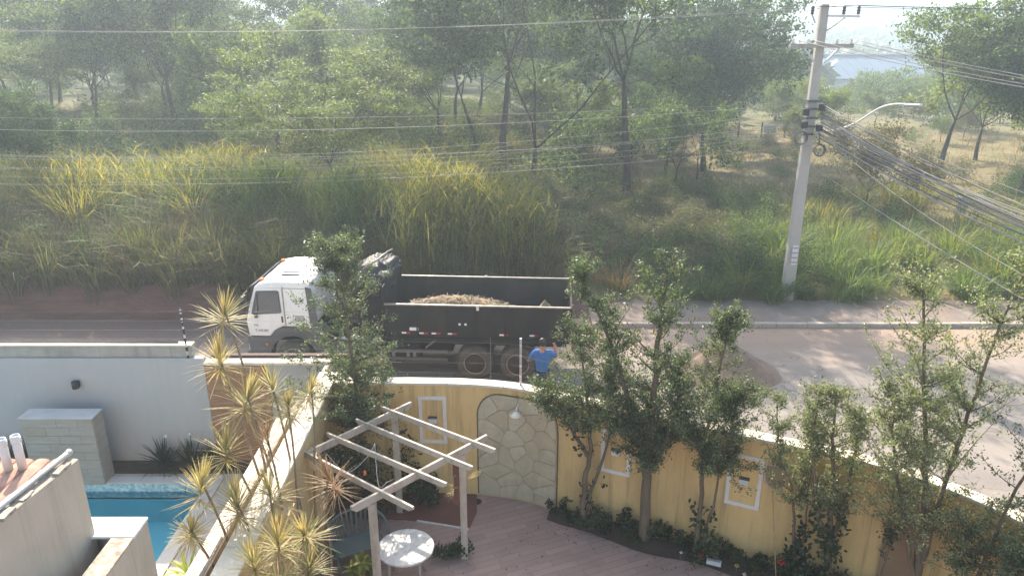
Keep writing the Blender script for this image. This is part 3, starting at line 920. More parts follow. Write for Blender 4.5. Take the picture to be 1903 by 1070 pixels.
MB().lathe([(0.036, 0), (0.041, 0.005), (0.041, 0.05), (0.036, 0.055)], 12, (-5.345, 7.84, 4.56), 'Y').build('collar', M['metal_grey'], pp, True)

rt = thing('tiled_roof', 'strip of pinkish brown roof tiles beside two white pipes', 'roof', (-6.6, 7.5, 3.9))
MB().box(-9.5, -5.9, 4.0, 8.62, -0.6, 3.93).build('wall_body', M['roof_wall'], rt)
for i in range(9):
    for j in range(5):
        x0 = -7.9 + i * 0.22
        y0 = 7.35 + j * 0.26
        tl = MB(); pts = []
        for k in range(6):
            t = math.pi * k / 5
            pts.append((x0 + 0.11 - 0.108 * math.cos(t), 3.935 + 0.045 * math.sin(t) - 0.03 * (j - 2) * 0.2))
        tl.prism(pts, lambda u, v, w: (u, w, v), y0, y0 + 0.285)
        tl.build('roof_tile', M['red_tile'], rt, fix=True)
for (x, y), lab, hgt in (((-6.38, 8.45), 'white vent pipe on the tile roof, nearer the metal pipe', 0.52), ((-6.53, 8.40), 'white vent pipe on the tile roof, farther from the metal pipe', 0.50)):
    vp = thing('vent_pipe', lab, 'pipe', (x, y, 3.9))
    pr_ = MB()
    pr_.lathe([(0.055, 0), (0.055, hgt), (0.047, hgt), (0.047, 0.05)], 14, (x, y, 3.93)).build('tube', M['pvc'], vp, True)
    MB().lathe([(0.058, 0), (0.062, 0.005), (0.062, 0.07), (0.056, 0.075)], 14, (x, y, 3.95 + hgt - 0.12)).build('socket_ring', M['pvc'], vp, True)

rb = thing('roof_annex', 'low cream annex roof with bright white slab and open well', 'roof', (-5.0, 7.6, 0))
MB().box(-4.89, -4.70, 3.0, 8.12, -0.6, 3.4).build('side_wall', M['roof_wall'], rb)
MB().box(-6.0, -4.892, 7.94, 8.12, -0.6, 3.4).build('end_wall', M['roof_wall'], rb)
MB().box(-6.0, -4.892, 3.0, 7.938, 2.6, 2.9).build('well_floor', M['roof_wall'], rb)
MB().box(-6.02, -4.69, 7.74, 8.14, 3.402, 3.44).build('white_slab', M['white_top'], rb, bevel=0.006)
MB().box(-4.97, -4.692, 3.0, 7.737, 3.402, 3.43).build('side_cap', M['roof_crust'], rb, bevel=0.006)

# ------------------------------------------------------------------ pergola and garden furniture
pg = thing('pergola', 'whitewashed timber pergola of crossed beams over the patio table', 'pergola', (-2.1, 11.5, 0))


def beam_end(p, q, w, h, name, z, parent):
    """timber with a chamfered lower corner at each end"""
    p, q = Vector((p[0], p[1], 0)), Vector((q[0], q[1], 0))
    d = (q - p).normalized(); L_ = (q - p).length
    a_ = Vector((-d.y, d.x, 0))
    prof = [(0, z + h / 2), (0, z + h * 0.05), (0.09, z - h / 2), (L_ - 0.09, z - h / 2), (L_, z + h * 0.05), (L_, z + h / 2)]
    m_ = MB()
    m_.prism(prof, lambda u, v, t: tuple(p + d * u + a_ * t + Vector((0, 0, v))), -w / 2, w / 2)
    return m_.build(name, M['pergola'], parent, fix=True, bevel=0.006)


for p, q in (((-3.78, 11.50), (-1.52, 9.78)), ((-3.36, 11.99), (-1.06, 10.41)), ((-2.93, 12.49), (-0.66, 10.89)), ((-2.56, 12.99), (-0.29, 11.43))):
    beam_end(p, q, 0.045, 0.11, 'rafter', 2.345, pg)
for p, q in (((-2.50, 9.84), (-0.46, 11.98)), ((-3.87, 11.10), (-1.99, 13.22))):
    beam_end(p, q, 0.05, 0.14, 'beam', 2.293, pg)
for x, y in ((-2.23, 10.13), (-0.88, 11.54), (-2.28, 12.90), (-3.49, 11.53)):
    MB().box(x - 0.06, x + 0.06, y - 0.06, y + 0.06, 0.002, 2.216).build('post', M['pergola'], pg, bevel=0.006)
# string-light cable slung under the beams
pts = catmull([(-3.3, 11.6, 2.2), (-2.95, 11.55, 1.85), (-2.6, 11.75, 2.05), (-2.5, 11.95, 2.2)], 6)
sl = thing('hanging_cable', 'thin pale cable hanging in loops under the pergola', 'cable', (-2.9, 11.6, 2.0))
MB().tube(pts, 0.006, 5).build('loop', M['pvc'], sl, True)
MB().tube(catmull([(-2.5, 11.95, 2.2), (-2.35, 11.3, 1.75), (-2.15, 11.1, 1.95), (-2.0, 10.8, 2.2)], 6), 0.006, 5).build('loop', M['pvc'], sl, True)
MB().lathe([(0.0, -0.05), (0.03, -0.03), (0.03, 0.02), (0.015, 0.05)], 8, (-2.62, 11.5, 1.86)).build('bulb', M['orange'], sl, True)
# rusty plaque with dried orchid on the right post
hp = thing('hanging_plaque', 'rusty brown board with dried plant fixed to the pergola post', 'plaque', (-0.97, 11.46, 1.6))
MB().box(-1.05, -0.94, 11.43, 11.475, 1.25, 2.12).build('board', M['corten'], hp, bevel=0.006)
rs = random.Random(4)
dp = MB()
for k in range(26):
    z0 = rs.uniform(1.45, 1.85)
    d = Vector((rs.uniform(-1, .3), rs.uniform(-.8, .1), rs.uniform(-1.2, .4))).normalized() * rs.uniform(.1, .26)
    b0 = Vector((-1.04, 11.43, z0))
    dp.tube([b0, b0 + d * .5 + Vector((0, 0, .03)), b0 + d], [.006, .005, .001], 4)
for k in range(4):
    b0 = Vector((-0.82, 11.5, 1.7)); dp.tube([b0, b0 + Vector((.12, .02, .06 + .03 * k)), b0 + Vector((.24 + .02 * k, .02, .10 + .04 * k))], [.009, .007, .002], 4)
dp.build('dried_plant', M['straw'], hp)

tb = thing('round_table', 'round white mosaic garden table under the pergola', 'table', (-1.87, 10.92, 0))
MB().lathe([(0.0, 0.70), (0.46, 0.70), (0.50, 0.715), (0.50, 0.735), (0.485, 0.745), (0.03, 0.745), (0.03, 0.735), (0.0, 0.735)], 36, (-1.87, 10.92, 0)).build('table_top', M['table'], tb)
for k in range(4):
    t = math.pi / 4 + math.pi / 2 * k
    MB().tube([(-1.87 + .40 * math.cos(t), 10.92 + .40 * math.sin(t), 0.005), (-1.87 + .36 * math.cos(t), 10.92 + .36 * math.sin(t), 0.70)], [0.022, 0.026], 8).build('leg', M['pergola'], tb, True)

ch = thing('garden_chair', 'grey green plastic garden chair with curved slatted back', 'chair', (-2.83, 11.45, 0), R(28))
# local frame: the back is at +y, the seat opens towards -y
st_ = MB(); st_.prism([(-.42, -.28), (.42, -.28), (.46, 0), (.40, .25), (-.40, .25), (-.46, 0)], lambda u, v, w: (u, v, w), .40, .435)
st_.build('seat', M['plastic_green'], ch, local=True, bevel=0.012)
arc = [(-.56 * math.cos(math.pi * k / 12), .05 + .33 * math.sin(math.pi * k / 12)) for k in range(13)]
MB().tube([(-.50, -.30, .64)] + [(x, y, .66 + .22 * math.sin(math.pi * k / 12)) for k, (x, y) in enumerate(arc)] + [(.50, -.30, .64)], .026, 8).build('back_rail', M['plastic_green'], ch, True, local=True)
for k in range(1, 18):
    t = math.pi * k / 18
    x, y, zt = -.545 * math.cos(t), .05 + .32 * math.sin(t), .66 + .22 * math.sin(t)
    MB().bar((x * .80, y * .80, .42), (x, y, zt), .036, .012, up=(x, y, 0.001)).build('slat', M['plastic_green'], ch, local=True)
for sx_ in (-1, 1):
    MB().bar((sx_ * .50, -.30, .63), (sx_ * .42, -.27, .0), .05, .035).build('leg', M['plastic_green'], ch, local=True)
    MB().bar((sx_ * .38, .24, .42), (sx_ * .40, .30, .0), .05, .035).build('leg', M['plastic_green'], ch, local=True)

# long-handled net leaning on the yellow wall, and a plain pole farther along
nt_ = thing('leaf_net', 'long handled pale net leaning against the yellow wall', 'net', (4.75, 10.75, 0))
hd = wp(8.68, 1.98, 0.05)
b0 = Vector((4.70, 10.83, 0.02)); b1 = Vector(wp(8.66, 1.66, 0.07))
MB().tube([b0, b1], 0.011, 7).build('handle', M['straw'], nt_, True)
loop = [wp(8.68 + du, zz, 0.06) for du, zz in ((0, 1.66), (.16, 1.78), (.19, 2.05), (.17, 2.16), (-.17, 2.16), (-.19, 2.05), (-.16, 1.78), (0, 1.66))]
MB().tube(loop, 0.008, 6).build('hoop', M['pale_board'], nt_, True)
nm = MB()
for k in range(22):
    u = -.17 + k * .34 / 21
    nm.tube([wp(8.68 + u, 1.72 + abs(u) * .4, .055), wp(8.68 + u, 2.155, .055)], .0035, 3)
    zz = 1.73 + k * .42 / 21
    hw = min(.18, .05 + (zz - 1.70) * .9)
    nm.tube([wp(8.68 - hw, zz, .052), wp(8.68 + hw, zz, .052)], .0035, 3)
nm.build('mesh', M['net'], nt_)
gp = thing('garden_pole', 'thin pale pole standing against the pilaster of the yellow wall', 'pole', (6.75, 9.75, 0))
MB().tube([(6.66, 9.72, 0.02), (6.72, 9.86, 2.15)], 0.012, 7).build('shaft', M['straw'], gp, True)
MB().lathe([(.012, 0), (.016, .005), (.016, .06), (.012, .065)], 8, (6.72, 9.86, 2.12)).build('cap', M['pale_board'], gp, True)

# ------------------------------------------------------------------ dump truck (faces left)
tk = thing('dump_truck', 'white cab dump truck with open black bed parked beyond the wall', 'truck', (-0.95, 19.95, 0), R(-3.5))
NY = -1.2


def side(y0, y1):
    return (lambda u, v, w: (u, w, v))


def ext(poly, y0, y1, name, mat, parent=tk, bevel=0.0):
    m_ = MB(); m_.prism(poly, side(0, 0), y0, y1)
    return m_.build(name, mat, parent, fix=True, bevel=bevel, local=True)


# cab shell
cab_poly = [(-6.26, 1.18), (-6.30, 1.62), (-6.20, 1.98), (-5.98, 2.62), (-5.86, 2.72), (-5.6, 2.77), (-4.62, 2.79), (-4.47, 2.72), (-4.43, 2.5), (-4.43, 1.48), (-5.30, 1.48), (-5.52, 1.36), (-5.66, 1.18)]
cab = ext(cab_poly, -1.15, 1.15, 'cab', M['truck_white'], bevel=0.045)
ext([(-6.285, 1.72), (-6.255, 1.9), (-6.03, 2.56), (-6.05, 2.56), (-6.29, 1.88), (-6.31, 1.72)], -1.02, 1.02, 'windscreen', M['glass_dark'], cab)
for s_ in (-1, 1):
    y0, y1 = (-1.172, -1.155) if s_ < 0 else (1.155, 1.172)
    door = ext([(-6.16, 1.22), (-6.18, 1.75), (-5.93, 2.60), (-5.22, 2.62), (-5.20, 1.56), (-5.34, 1.50), (-5.54, 1.38), (-5.67, 1.22)], y0, y1, 'door', M['truck_white'], bevel=0.006)
    yg = (-1.181, -1.1725) if s_ < 0 else (1.1725, 1.181)
    ext([(-6.09, 1.86), (-5.90, 2.50), (-5.32, 2.52), (-5.30, 1.96), (-5.32, 1.92)], *yg, 'window', M['glass_dark'], door)
    yf = (-1.187, -1.173) if s_ < 0 else (1.173, 1.187)
    wf = MB()
    wpl = [(-6.09, 1.86), (-5.90, 2.50), (-5.32, 2.52), (-5.30, 1.92)]
    for a_, b_ in zip(wpl, wpl[1:] + wpl[:1]): wf.bar((a_[0], sum(yf) / 2, a_[1]), (b_[0], sum(yf) / 2, b_[1]), 0.05, 0.016, up=(0, 1, 0)) if False else wf.bar((a_[0], sum(yf) / 2, a_[1]), (b_[0], sum(yf) / 2, b_[1]), 0.016, 0.05, up=(0.01, 0.0, 1) if abs(a_[1] - b_[1]) < .2 else (1, 0, 0))
    wf.build('window_seal', M['plastic_grey'], door, local=True)
    MB().box(-5.29, -5.25, y0 - .02 if s_ < 0 else y1, y0 if s_ < 0 else y1 + .02, 1.62, 1.80).build('handle', M['black_plastic'], door, local=True, bevel=0.005)
    # mirror on its bracket
    yo = s_ * 1.30
    mi = MB(); mi.box(-6.27, -6.19, yo - .10, yo + .10, 2.02, 2.42)
    mi = mi.build('mirror', M['black_plastic'], tk, local=True, bevel=0.02)
    MB().tube([(-6.18, s_ * 1.12, 2.5), (-6.23, yo, 2.46), (-6.23, yo, 1.95), (-6.18, s_ * 1.14, 1.9)], .014, 6).build('mirror_arm', M['black_plastic'], mi, local=True)
    MB().box(-6.31, -6.24, s_ * 1.0 - .14, s_ * 1.0 + .14, .78, .95).build('headlight', M['bulb'], tk, local=True, bevel=0.015)
    # marker lamp on the arch, side deflector behind the door
    MB().lathe([(.0, -.02), (.035, -.02), (.035, .0)], 10, (-5.78, s_ * 1.165, .96), 'Y').build('marker_light', M['orange'], tk, local=True)
    ext([(-4.50, 1.50), (-4.56, 2.66), (-4.40, 2.62), (-4.26, 1.50)], *((-1.19, -1.152) if s_ < 0 else (1.152, 1.19)), 'side_deflector', M['plastic_grey'], bevel=0.01)
# small sill mirror bump and fuel flap
MB().box(-6.02, -5.94, -1.25, -1.18, 1.76, 1.86).build('sill_lamp', M['black_plastic'], tk, local=True, bevel=0.01)
MB().box(-5.12, -5.04, -1.165, -1.151, 1.585, 1.60).build('badge', M['black_plastic'], tk, local=True)
# panel seams, rear pillar vent, door step
for x_ in (-5.195,):
    MB().box(x_ - .006, x_ + .006, -1.158, -1.1505, 1.50, 2.66).build('panel_seam', M['plastic_grey'], tk, local=True)
MB().box(-5.19, -4.58, -1.157, -1.1505, 2.60, 2.612).build('panel_seam', M['plastic_grey'], tk, local=True)
for k in range(5): MB().box(-4.92, -4.66, -1.158, -1.1505, 1.66 + k * .035, 1.675 + k * .035).build('air_vent', M['plastic_grey'], tk, local=True)
MB().box(-6.02, -5.72, -1.20, -1.156, .60, .66).build('door_step', M['rim_edge'], tk, local=True)
MB().bar((-5.92, -1.20, 1.95), (-5.90, -1.20, 2.45), .012, .012).build('grab_rail', M['black_plastic'], tk, local=True)
for xx in (-2.38, -1.55, -.75, .85, 1.7, 2.52): MB().box(xx - .02, xx + .02, -1.222, -1.2005, 1.30, 2.205).build('bed_rib', M['truck_black'], tk, local=True)
# sun visor, roof hatch, roof lamps
ext([(-6.02, 2.62), (-5.96, 2.70), (-6.14, 2.60), (-6.18, 2.54)], -1.05, 1.05, 'sun_visor', M['plastic_grey'])
hatch = MB().box(-5.45, -4.95, -.30, .30, 2.775, 2.82).build('roof_hatch', M['truck_white'], tk, local=True, bevel=0.015)
MB().bar((-5.40, -.55, 2.80), (-4.9, -.55, 2.80), .05, .03).build('roof_bar', M['black_plastic'], hatch, local=True)
for yy in (-.85, .85): MB().box(-5.90, -5.80, yy - .07, yy + .07, 2.735, 2.785).build('roof_lamp', M['orange'], tk, local=True, bevel=0.01)
# dark lower cab with wheel arch, bumper
arcp = [(-5.05 + .66 * math.cos(math.pi * k / 10), .55 + .66 * math.sin(math.pi * k / 10)) for k in range(10, -1, -1)]
low = [(-6.28, .50), (-6.30, 1.17), (-5.67, 1.17), (-5.52, 1.35), (-5.30, 1.47), (-4.20, 1.47), (-4.05, .9), (-4.05, .55)] + [p_ for p_ in reversed(arcp)]
ext(low, -1.155, -0.75, 'lower_panel', M['plastic_grey'], bevel=0.01)
ext(low, 0.75, 1.155, 'lower_panel', M['plastic_grey'], bevel=0.01)
MB().box(-6.27, -5.95, -.749, .749, .5, 1.17).build('grille', M['black_plastic'], tk, local=True, bevel=0.01)
MB().box(-6.38, -6.29, -1.15, 1.15, .42, .72).build('bumper', M['plastic_grey'], tk, local=True, bevel=0.03)
# chassis, tanks, and dark boxes added so the underside reads dark
chs = MB()
for yy in (-.42, .42): chs.box(-5.9, 2.5, yy - .05, yy + .05, .78, 1.02)
for xx in (-4.4, -3.0, -1.6, .55, 2.4): chs.box(xx - .05, xx + .05, -.37, .37, .82, .98)
chs.build('chassis', M['truck_black'], tk, local=True)
MB().lathe([(.25, -.55), (.29, -.53), (.29, .53), (.25, .55)], 18, (-3.3, -.82, .82), 'X').build('fuel_tank', M['plastic_grey'], tk, True, local=True)
MB().box(-4.0, -.7, -.36, .36, .5, .78).build('underbody_filler', M['truck_black'], tk, local=True, bevel=0.05)
MB().box(-2.9, -.75, .45, 1.05, .45, 1.05).build('far_underbody_filler', M['truck_black'], tk, local=True, bevel=0.03)
MB().box(-2.3, 2.4, -.95, .95, 1.06, 1.21).build('subframe', M['truck_black'], tk, local=True)
MB().box(-2.45, -1.5, -1.08, -.55, .62, 1.02).build('battery_box', M['truck_black'], tk, local=True, bevel=0.02)
for xx in (-2.3, -1.9, -1.72): MB().box(xx, xx + .09, -1.115, -1.082, .52 + .06 * (xx > -2), .80).build('bracket', M['rim_edge'], tk, local=True)
MB().box(-2.42, -2.05, -1.12, -1.085, .48, .51).build('step', M['rim_edge'], tk, local=True)
MB().tube([(-1.35, -1.12, .95), (-1.05, -1.12, 1.2), (-.9, -1.12, 1.22), (1.9, -1.12, 1.2)], .03, 7).build('guard_rail', M['rim_edge'], tk, local=True)
MB().bar((-2.4, -1.14, .62), (-.75, -1.14, .62), .03, .09).build('side_guard', M['plastic_grey'], tk, local=True)
MB().bar((-2.4, -1.14, .86), (-.75, -1.14, .86), .03, .09).build('side_guard', M['plastic_grey'], tk, local=True)
# wheels
def wheel(x, ys, front):
    w_ = bpy.data.objects.new('wheel', None); COL.objects.link(w_); w_.parent = tk; w_.location = (x, ys, .52)
    s_ = -1 if ys < 0 else 1
    wd = .15 if front else .28
    MB().lathe([(.30, -wd), (.44, -wd * 1.0), (.50, -wd * .82), (.515, -wd * .5), (.515, wd * .5), (.50, wd * .82), (.44, wd), (.30, wd)], 28, (0, 0, 0), 'Y').build('tyre', M['tyre'], w_, True, local=True)
    if front:
        pr_ = [(.30, s_ * wd * 1.0), (.27, s_ * wd * .80), (.20, s_ * wd * .75), (.15, s_ * wd * 1.05), (.10, s_ * wd * 1.2), (.0, s_ * wd * 1.22)]
    else:
        pr_ = [(.30, s_ * wd * 1.0), (.285, s_ * wd * .45), (.20, s_ * wd * .35), (.16, s_ * wd * .5), (.13, s_ * wd * .95), (.0, s_ * wd * 1.0)]
    rim = MB().lathe(pr_, 24, (0, 0, 0), 'Y').build('rim', M['rim'] if front else M['rim_dark'], w_, True, local=True)
    MB().lathe([(.30, s_ * wd * .98), (.315, s_ * wd * 1.03), (.30, s_ * wd * 1.05), (.275, s_ * wd * .95)], 24, (0, 0, 0), 'Y').build('rim_lip', M['rim'], w_, True, local=True)
    for k in range(8):
        t = 2 * math.pi * k / 8
        yb = s_ * wd * (.80 if front else .42)
        MB().lathe([(.0, yb), (.034, yb), (.034, yb + s_ * .012), (.0, yb + s_ * .012)], 8, (.215 * math.cos(t), 0, .215 * math.sin(t)), 'Y').build('hand_hole' if not front else 'wheel_bolt', M['black_plastic'] if front else M['rim'], w_, local=True)


for x_, f_ in ((-5.05, True), (0.0, False), (1.18, False)):
    for s_ in (-1, 1): wheel(x_, s_ * (1.0 if f_ else .88), f_)
for x_ in (0.0, 1.18): MB().tube([(x_, -.8, .52), (x_, .8, .52)], .07, 8).build('axle', M['truck_black'], tk, local=True)
# mud flaps
for yy in (-.9, .9): MB().box(1.86, 1.88, yy - .28, yy + .28, .25, .95).build('mud_flap', M['black_plastic'], tk, local=True)
# tipper body
BX0, BX1, BZ0, BZ1 = -2.42, 2.58, 1.32, 2.24
MB().box(BX0, BX1, -1.17, 1.17, BZ0 - .02, BZ0 + .05).build('bed_floor', M['bed_inside'], tk, local=True)
for s_ in (-1, 1):
    ya, yb = sorted((s_ * 1.20, s_ * 1.16))
    for x0, x1 in ((BX0, .02), (.06, BX1)):
        pn = MB().box(x0, x1, ya, yb, BZ0 - .02, BZ1 - .03).build('side_panel', M['truck_black'], tk, local=True, bevel=0.006)
        ya2, yb2 = sorted((s_ * 1.158, s_ * 1.150))
        MB().box(x0, x1, ya2, yb2, BZ0 + .05, BZ1 - .04).build('inner_face', M['bed_inside'], pn, local=True)
    ya, yb = sorted((s_ * 1.225, s_ * 1.145))
    MB().box(BX0, BX1, ya, yb, BZ1 - .028, BZ1 + .012).build('top_rail', M['rim_edge'], tk, local=True, bevel=0.006)
    for xx in (.04,):
        ya, yb = sorted((s_ * 1.235, s_ * 1.15))
        MB().box(xx - .018, xx + .018, ya, yb, BZ0 - .05, BZ1 - .03).build('stake_post', M['truck_black'], tk, local=True)
    MB().box(.07, .14, *sorted((s_ * 1.24, s_ * 1.202)), BZ1 - .12, BZ1 + .03).build('latch', M['pale_board'], tk, local=True)
    MB().box(BX0, BX1, *sorted((s_ * 1.23, s_ * 1.14)), BZ0 - .10, BZ0 - .022).build('sill_rail', M['truck_black'], tk, local=True)
tail = MB().box(BX1 + .002, BX1 + .05, -1.19, 1.19, BZ0 - .02, BZ1 - .02).build('tailgate', M['truck_black'], tk, local=True, bevel=0.006)
for yy in (-1.1, 1.1): MB().box(BX1 + .052, BX1 + .09, yy - .07, yy + .07, 1.0, 1.18).build('tail_light', M['sticker_red'], tk, local=True)
MB().box(BX0 - .05, BX0 - .002, -1.2, 1.2, BZ0 - .02, 2.72).build('headboard', M['truck_black'], tk, local=True, bevel=0.01)
for yy in (-1.14, -.4, .4, 1.14): MB().box(BX0 - .10, BX0 - .052, yy - .03, yy + .03, BZ0, 2.78).build('headboard_rib', M['truck_black'], tk, local=True)
# reflective tape and number plate on the near side
for xx in (-1.98, -1.5, -1.16, -.72, .68, 1.5):
    MB().box(xx, xx + .12, -1.2065, -1.2015, 1.395, 1.44).build('white_reflector', M['sticker_white'], tk, local=True)
    MB().box(xx + .121, xx + .24, -1.2065, -1.2015, 1.395, 1.44).build('red_reflector', M['sticker_red'], tk, local=True)
MB().box(-1.76, -1.52, -1.2065, -1.2015, 1.49, 1.58).build('number_plate', M['sticker_white'], tk, local=True)
for xx in (-.42, -.26): MB().box(xx, xx + .06, -1.2065, -1.2015, 1.67, 1.73).build('white_mark', M['sticker_white'], tk, local=True)


def text(s, size, loc, parent, name, mat):
    cu = bpy.data.curves.new(name, 'FONT')
    cu.body = s; cu.size = size; cu.extrude = 0.002
    tmp = link(name + '_tmp', cu)
    me = bpy.data.meshes.new_from_object(tmp)
    bpy.data.objects.remove(tmp)
    me.name = name
    me.materials.clear(); me.materials.append(mat)
    o = link(name, me, parent, loc)
    o.rotation_euler = (R(90), 0, 0)
    return o


text('T-H0282', 0.105, (-6.07, -1.176, 1.335), tk, 'door_lettering', M['ink'])
text('H/L', 0.085, (-6.08, -1.176, 1.50), tk, 'door_marking', M['plastic_grey'])

# soil heaps in the bed and crumpled tarpaulin behind the cab
def heap(name, cx, cy_, z0, rx, ry, h, mat, label, cat, rz=0, n=34, rough=0.16, seed=0, pw_=1.3):
    vs_ = []; fs_ = []
    rings = 12
    for i in range(rings + 1):
        t = i / rings
        for k in range(n):
            a_ = 2 * math.pi * k / n
            e = 1 + 0.16 * mnoise.noise((math.cos(a_) * 1.3 + seed, math.sin(a_) * 1.3, 0))
            x, y = cx + rx * t * e * math.cos(a_), cy_ + ry * t * e * math.sin(a_)
            z = z0 + h * (1 - t) ** pw_ * (1 + 0.0) + rough * h * (mnoise.noise((x * 2.2 + seed, y * 2.2, 3)) + .6 * mnoise.noise((x * 6 + seed, y * 6, 3))) * (1 - t ** 3)
            if i == rings: z = z0 - .01
            vs_.append((x, y, z))
    for i in range(rings):
        for k in range(n):
            k2 = (k + 1) % n
            fs_.append((i * n + k, i * n + k2, (i + 1) * n + k2, (i + 1) * n + k))
    m_ = MB(); m_.add(vs_, fs_)
    c = Vector((cx, cy_, z0))
    me = m_.mesh(name, mat, True, c)
    o = link(name, me, None, c)
    o.rotation_euler = (0, 0, rz)
    return tag(o, label, cat)


load = heap('soil_heap', -1.55, 19.98, 1.37, 1.95, 1.13, 0.60, M['soil_load'], 'tan soil heap in the front of the black truck bed', 'soil heap', R(-3.5), seed=3, rough=.26, pw_=.45, n=56)
heap('soil_heap', .92, 19.6, 1.37, .7, .62, .74, M['soil_load'], 'small tan soil heap at the tail of the truck bed', 'soil heap', R(-3.5), seed=8, rough=.25)
heap('sand_pile', 6.05, 19.4, 0.0, 1.6, 1.4, 1.05, M['sand'], 'brown sand pile on the road behind the garden trees', 'sand pile', seed=11, rough=.10, n=48)


rngl = np.random.default_rng(17)
nb = 1500
a_ = rngl.uniform(0, 6.283, nb); t_ = np.sqrt(rngl.random(nb)) * .9
bx_, by_ = 1.95 * t_ * np.cos(a_), 1.13 * t_ * np.sin(a_)
bz_ = .60 * (1 - t_) ** .45 + rngl.normal(size=nb) * .035 + .01
d_ = rngl.normal(size=(nb, 3)) * np.array([1, 1, .25]); d_ /= np.linalg.norm(d_, axis=1)[:, None]
w_ = np.cross(d_, np.array([0, 0, 1.0])); w_ /= np.linalg.norm(w_, axis=1)[:, None] + 1e-6
l_ = rngl.uniform(.04, .16, nb)[:, None]; ww_ = rngl.uniform(.006, .02, nb)[:, None]
P_ = np.stack([bx_, by_, bz_], 1)
Vb = np.stack([P_ - d_ * l_ - w_ * ww_, P_ - d_ * l_ + w_ * ww_, P_ + d_ * l_ + w_ * ww_, P_ + d_ * l_ - w_ * ww_], 1).reshape(-1, 3)
bits = link('straw_bits', np_mesh('straw_bits', Vb, np.arange(4 * nb).reshape(-1, 4), M['grass_dry']), load)
bits['kind'] = 'stuff'


def tarp():
    vs_ = []; fs_ = []
    nu, nv = 56, 36
    for i in range(nv + 1):
        ph = math.pi * i / nv
        for k in range(nu):
            t = 2 * math.pi * k / nu
            sx_ = math.copysign(abs(math.cos(t)) ** .55, math.cos(t)) * max(math.sin(ph), 0) ** .5
            sy_ = math.copysign(abs(math.sin(t)) ** .55, math.sin(t)) * max(math.sin(ph), 0) ** .5
            x, y, z = sx_ * .56, sy_ * 1.0, -math.cos(ph) * .50
            f_ = 1 + .22 * mnoise.noise((x * 3.4 + 7, y * 3.0, z * 3.4)) + .20 * abs(mnoise.noise((x * 6, y * 6, z * 6))) - .07 + .06 * mnoise.noise((x * 15, y * 14, z * 15))
            vs_.append((x * f_ + (.16 * (z + .4)), y * f_, z * f_))
    for i in range(nv):
        for k in range(nu):
            k2 = (k + 1) % nu
            fs_.append((i * nu + k, i * nu + k2, (i + 1) * nu + k2, (i + 1) * nu + k))
    m_ = MB(); m_.add(vs_, fs_)
    return m_


tp = thing('tarpaulin', 'crumpled black tarpaulin bundle between the cab and the truck bed', 'tarpaulin', (-3.92, 20.32, 2.56), R(-3.5))
tarp().build('folds', M['tarp'], tp, True, local=True)
MB().tube([(-.25, -1.02, .30), (-.02, -.95, .55), (.2, -.3, .58), (.3, .5, .56), (.34, .95, .50)], .025, 6).build('roller_bar', M['rim_edge'], tp, True, local=True)
for yy in (-.9, 0, .9): MB().box(-.3, .45, yy - .05, yy + .05, -1.62, -.30).build('support', M['truck_black'], tp, local=True)

# ------------------------------------------------------------------ man in blue, seen from behind
man = thing('person', 'person in a blue shirt standing beside the rear truck wheels', 'person', (0.78, 17.6, 0))


def skin_obj(name, verts, edges, radii, mat, parent, root=0, sub=2):
    me = bpy.data.meshes.new(name)
    me.from_pydata(verts, edges, [])
    me.materials.append(mat)
    o = link(name, me, parent)
    md = o.modifiers.new('skin', 'SKIN')
    md.use_smooth_shade = True
    sv = me.skin_vertices[0].data
    for i, r_ in enumerate(radii):
        sv[i].radius = r_ if isinstance(r_, tuple) else (r_, r_)
    sv[root].use_root = True
    sb = o.modifiers.new('sub', 'SUBSURF'); sb.levels = sub; sb.render_levels = sub
    return o


V_, E_, R_ = [], [], []
def jv(p, r_, link_to=None):
    V_.append(p); R_.append(r_)
    if link_to is not None: E_.append((link_to, len(V_) - 1))
    return len(V_) - 1


pel = jv((0, 0, .96), (.12, .09))
sp = jv((0, -.01, 1.14), (.11, .08), pel); chst = jv((0, 0, 1.36), (.12, .085), sp); nk = jv((0, .01, 1.51), .055, chst)
hd0 = jv((0, .02, 1.58), .07, nk); hd1 = jv((0, .025, 1.67), (.085, .10), hd0); hd2 = jv((0, .02, 1.76), .06, hd1)
jv((0, .135, 1.655), .014, hd1)
for sx_ in (-1, 1):
    jv((sx_ * .092, .02, 1.655), .016, hd1)
    hip = jv((sx_ * .10, 0, .88), .095, pel); kn = jv((sx_ * .13, .02, .50), .062, hip); an = jv((sx_ * .15, -.01, .09), .042, kn)
    jv((sx_ * .17, .14, .035), .035, an)
    shd = jv((sx_ * .195, 0, 1.42), .062, chst)
    if sx_ < 0: el, hn = (-.36, .04, 1.16), (-.16, .27, 1.14)
    else: el, hn = (.385, .07, 1.24), (.33, .22, 1.45)
    e_ = jv(el, .046, shd); h_ = jv(hn, .034, e_)
    pd = (Vector(hn) - Vector(el)).normalized(); pm = Vector(hn) + pd * .07
    pa = jv(tuple(pm), .030, h_)
    sd_ = pd.cross(Z).normalized()
    for k in range(4):
        o_ = sd_ * (.027 - .018 * k)
        L_ = (.07, .08, .075, .058)[k]
        f0 = jv(tuple(pm + o_ + pd * .03), .0085, pa); f1 = jv(tuple(pm + o_ * 1.2 + pd * (.03 + L_ * .5) + Vector((0, 0, -.01))), .008, f0)
        jv(tuple(pm + o_ * 1.2 + pd * (.03 + L_ * .8) + Vector((0, 0, -.035))), .007, f1)
    t0 = jv(tuple(Vector(hn) + pd * .035 + sd_ * .045), .010, h_); jv(tuple(Vector(hn) + pd * .075 + sd_ * .062), .008, t0)
skin_obj('body', V_, E_, R_, M['skin'], man)
V_, E_, R_ = [], [], []
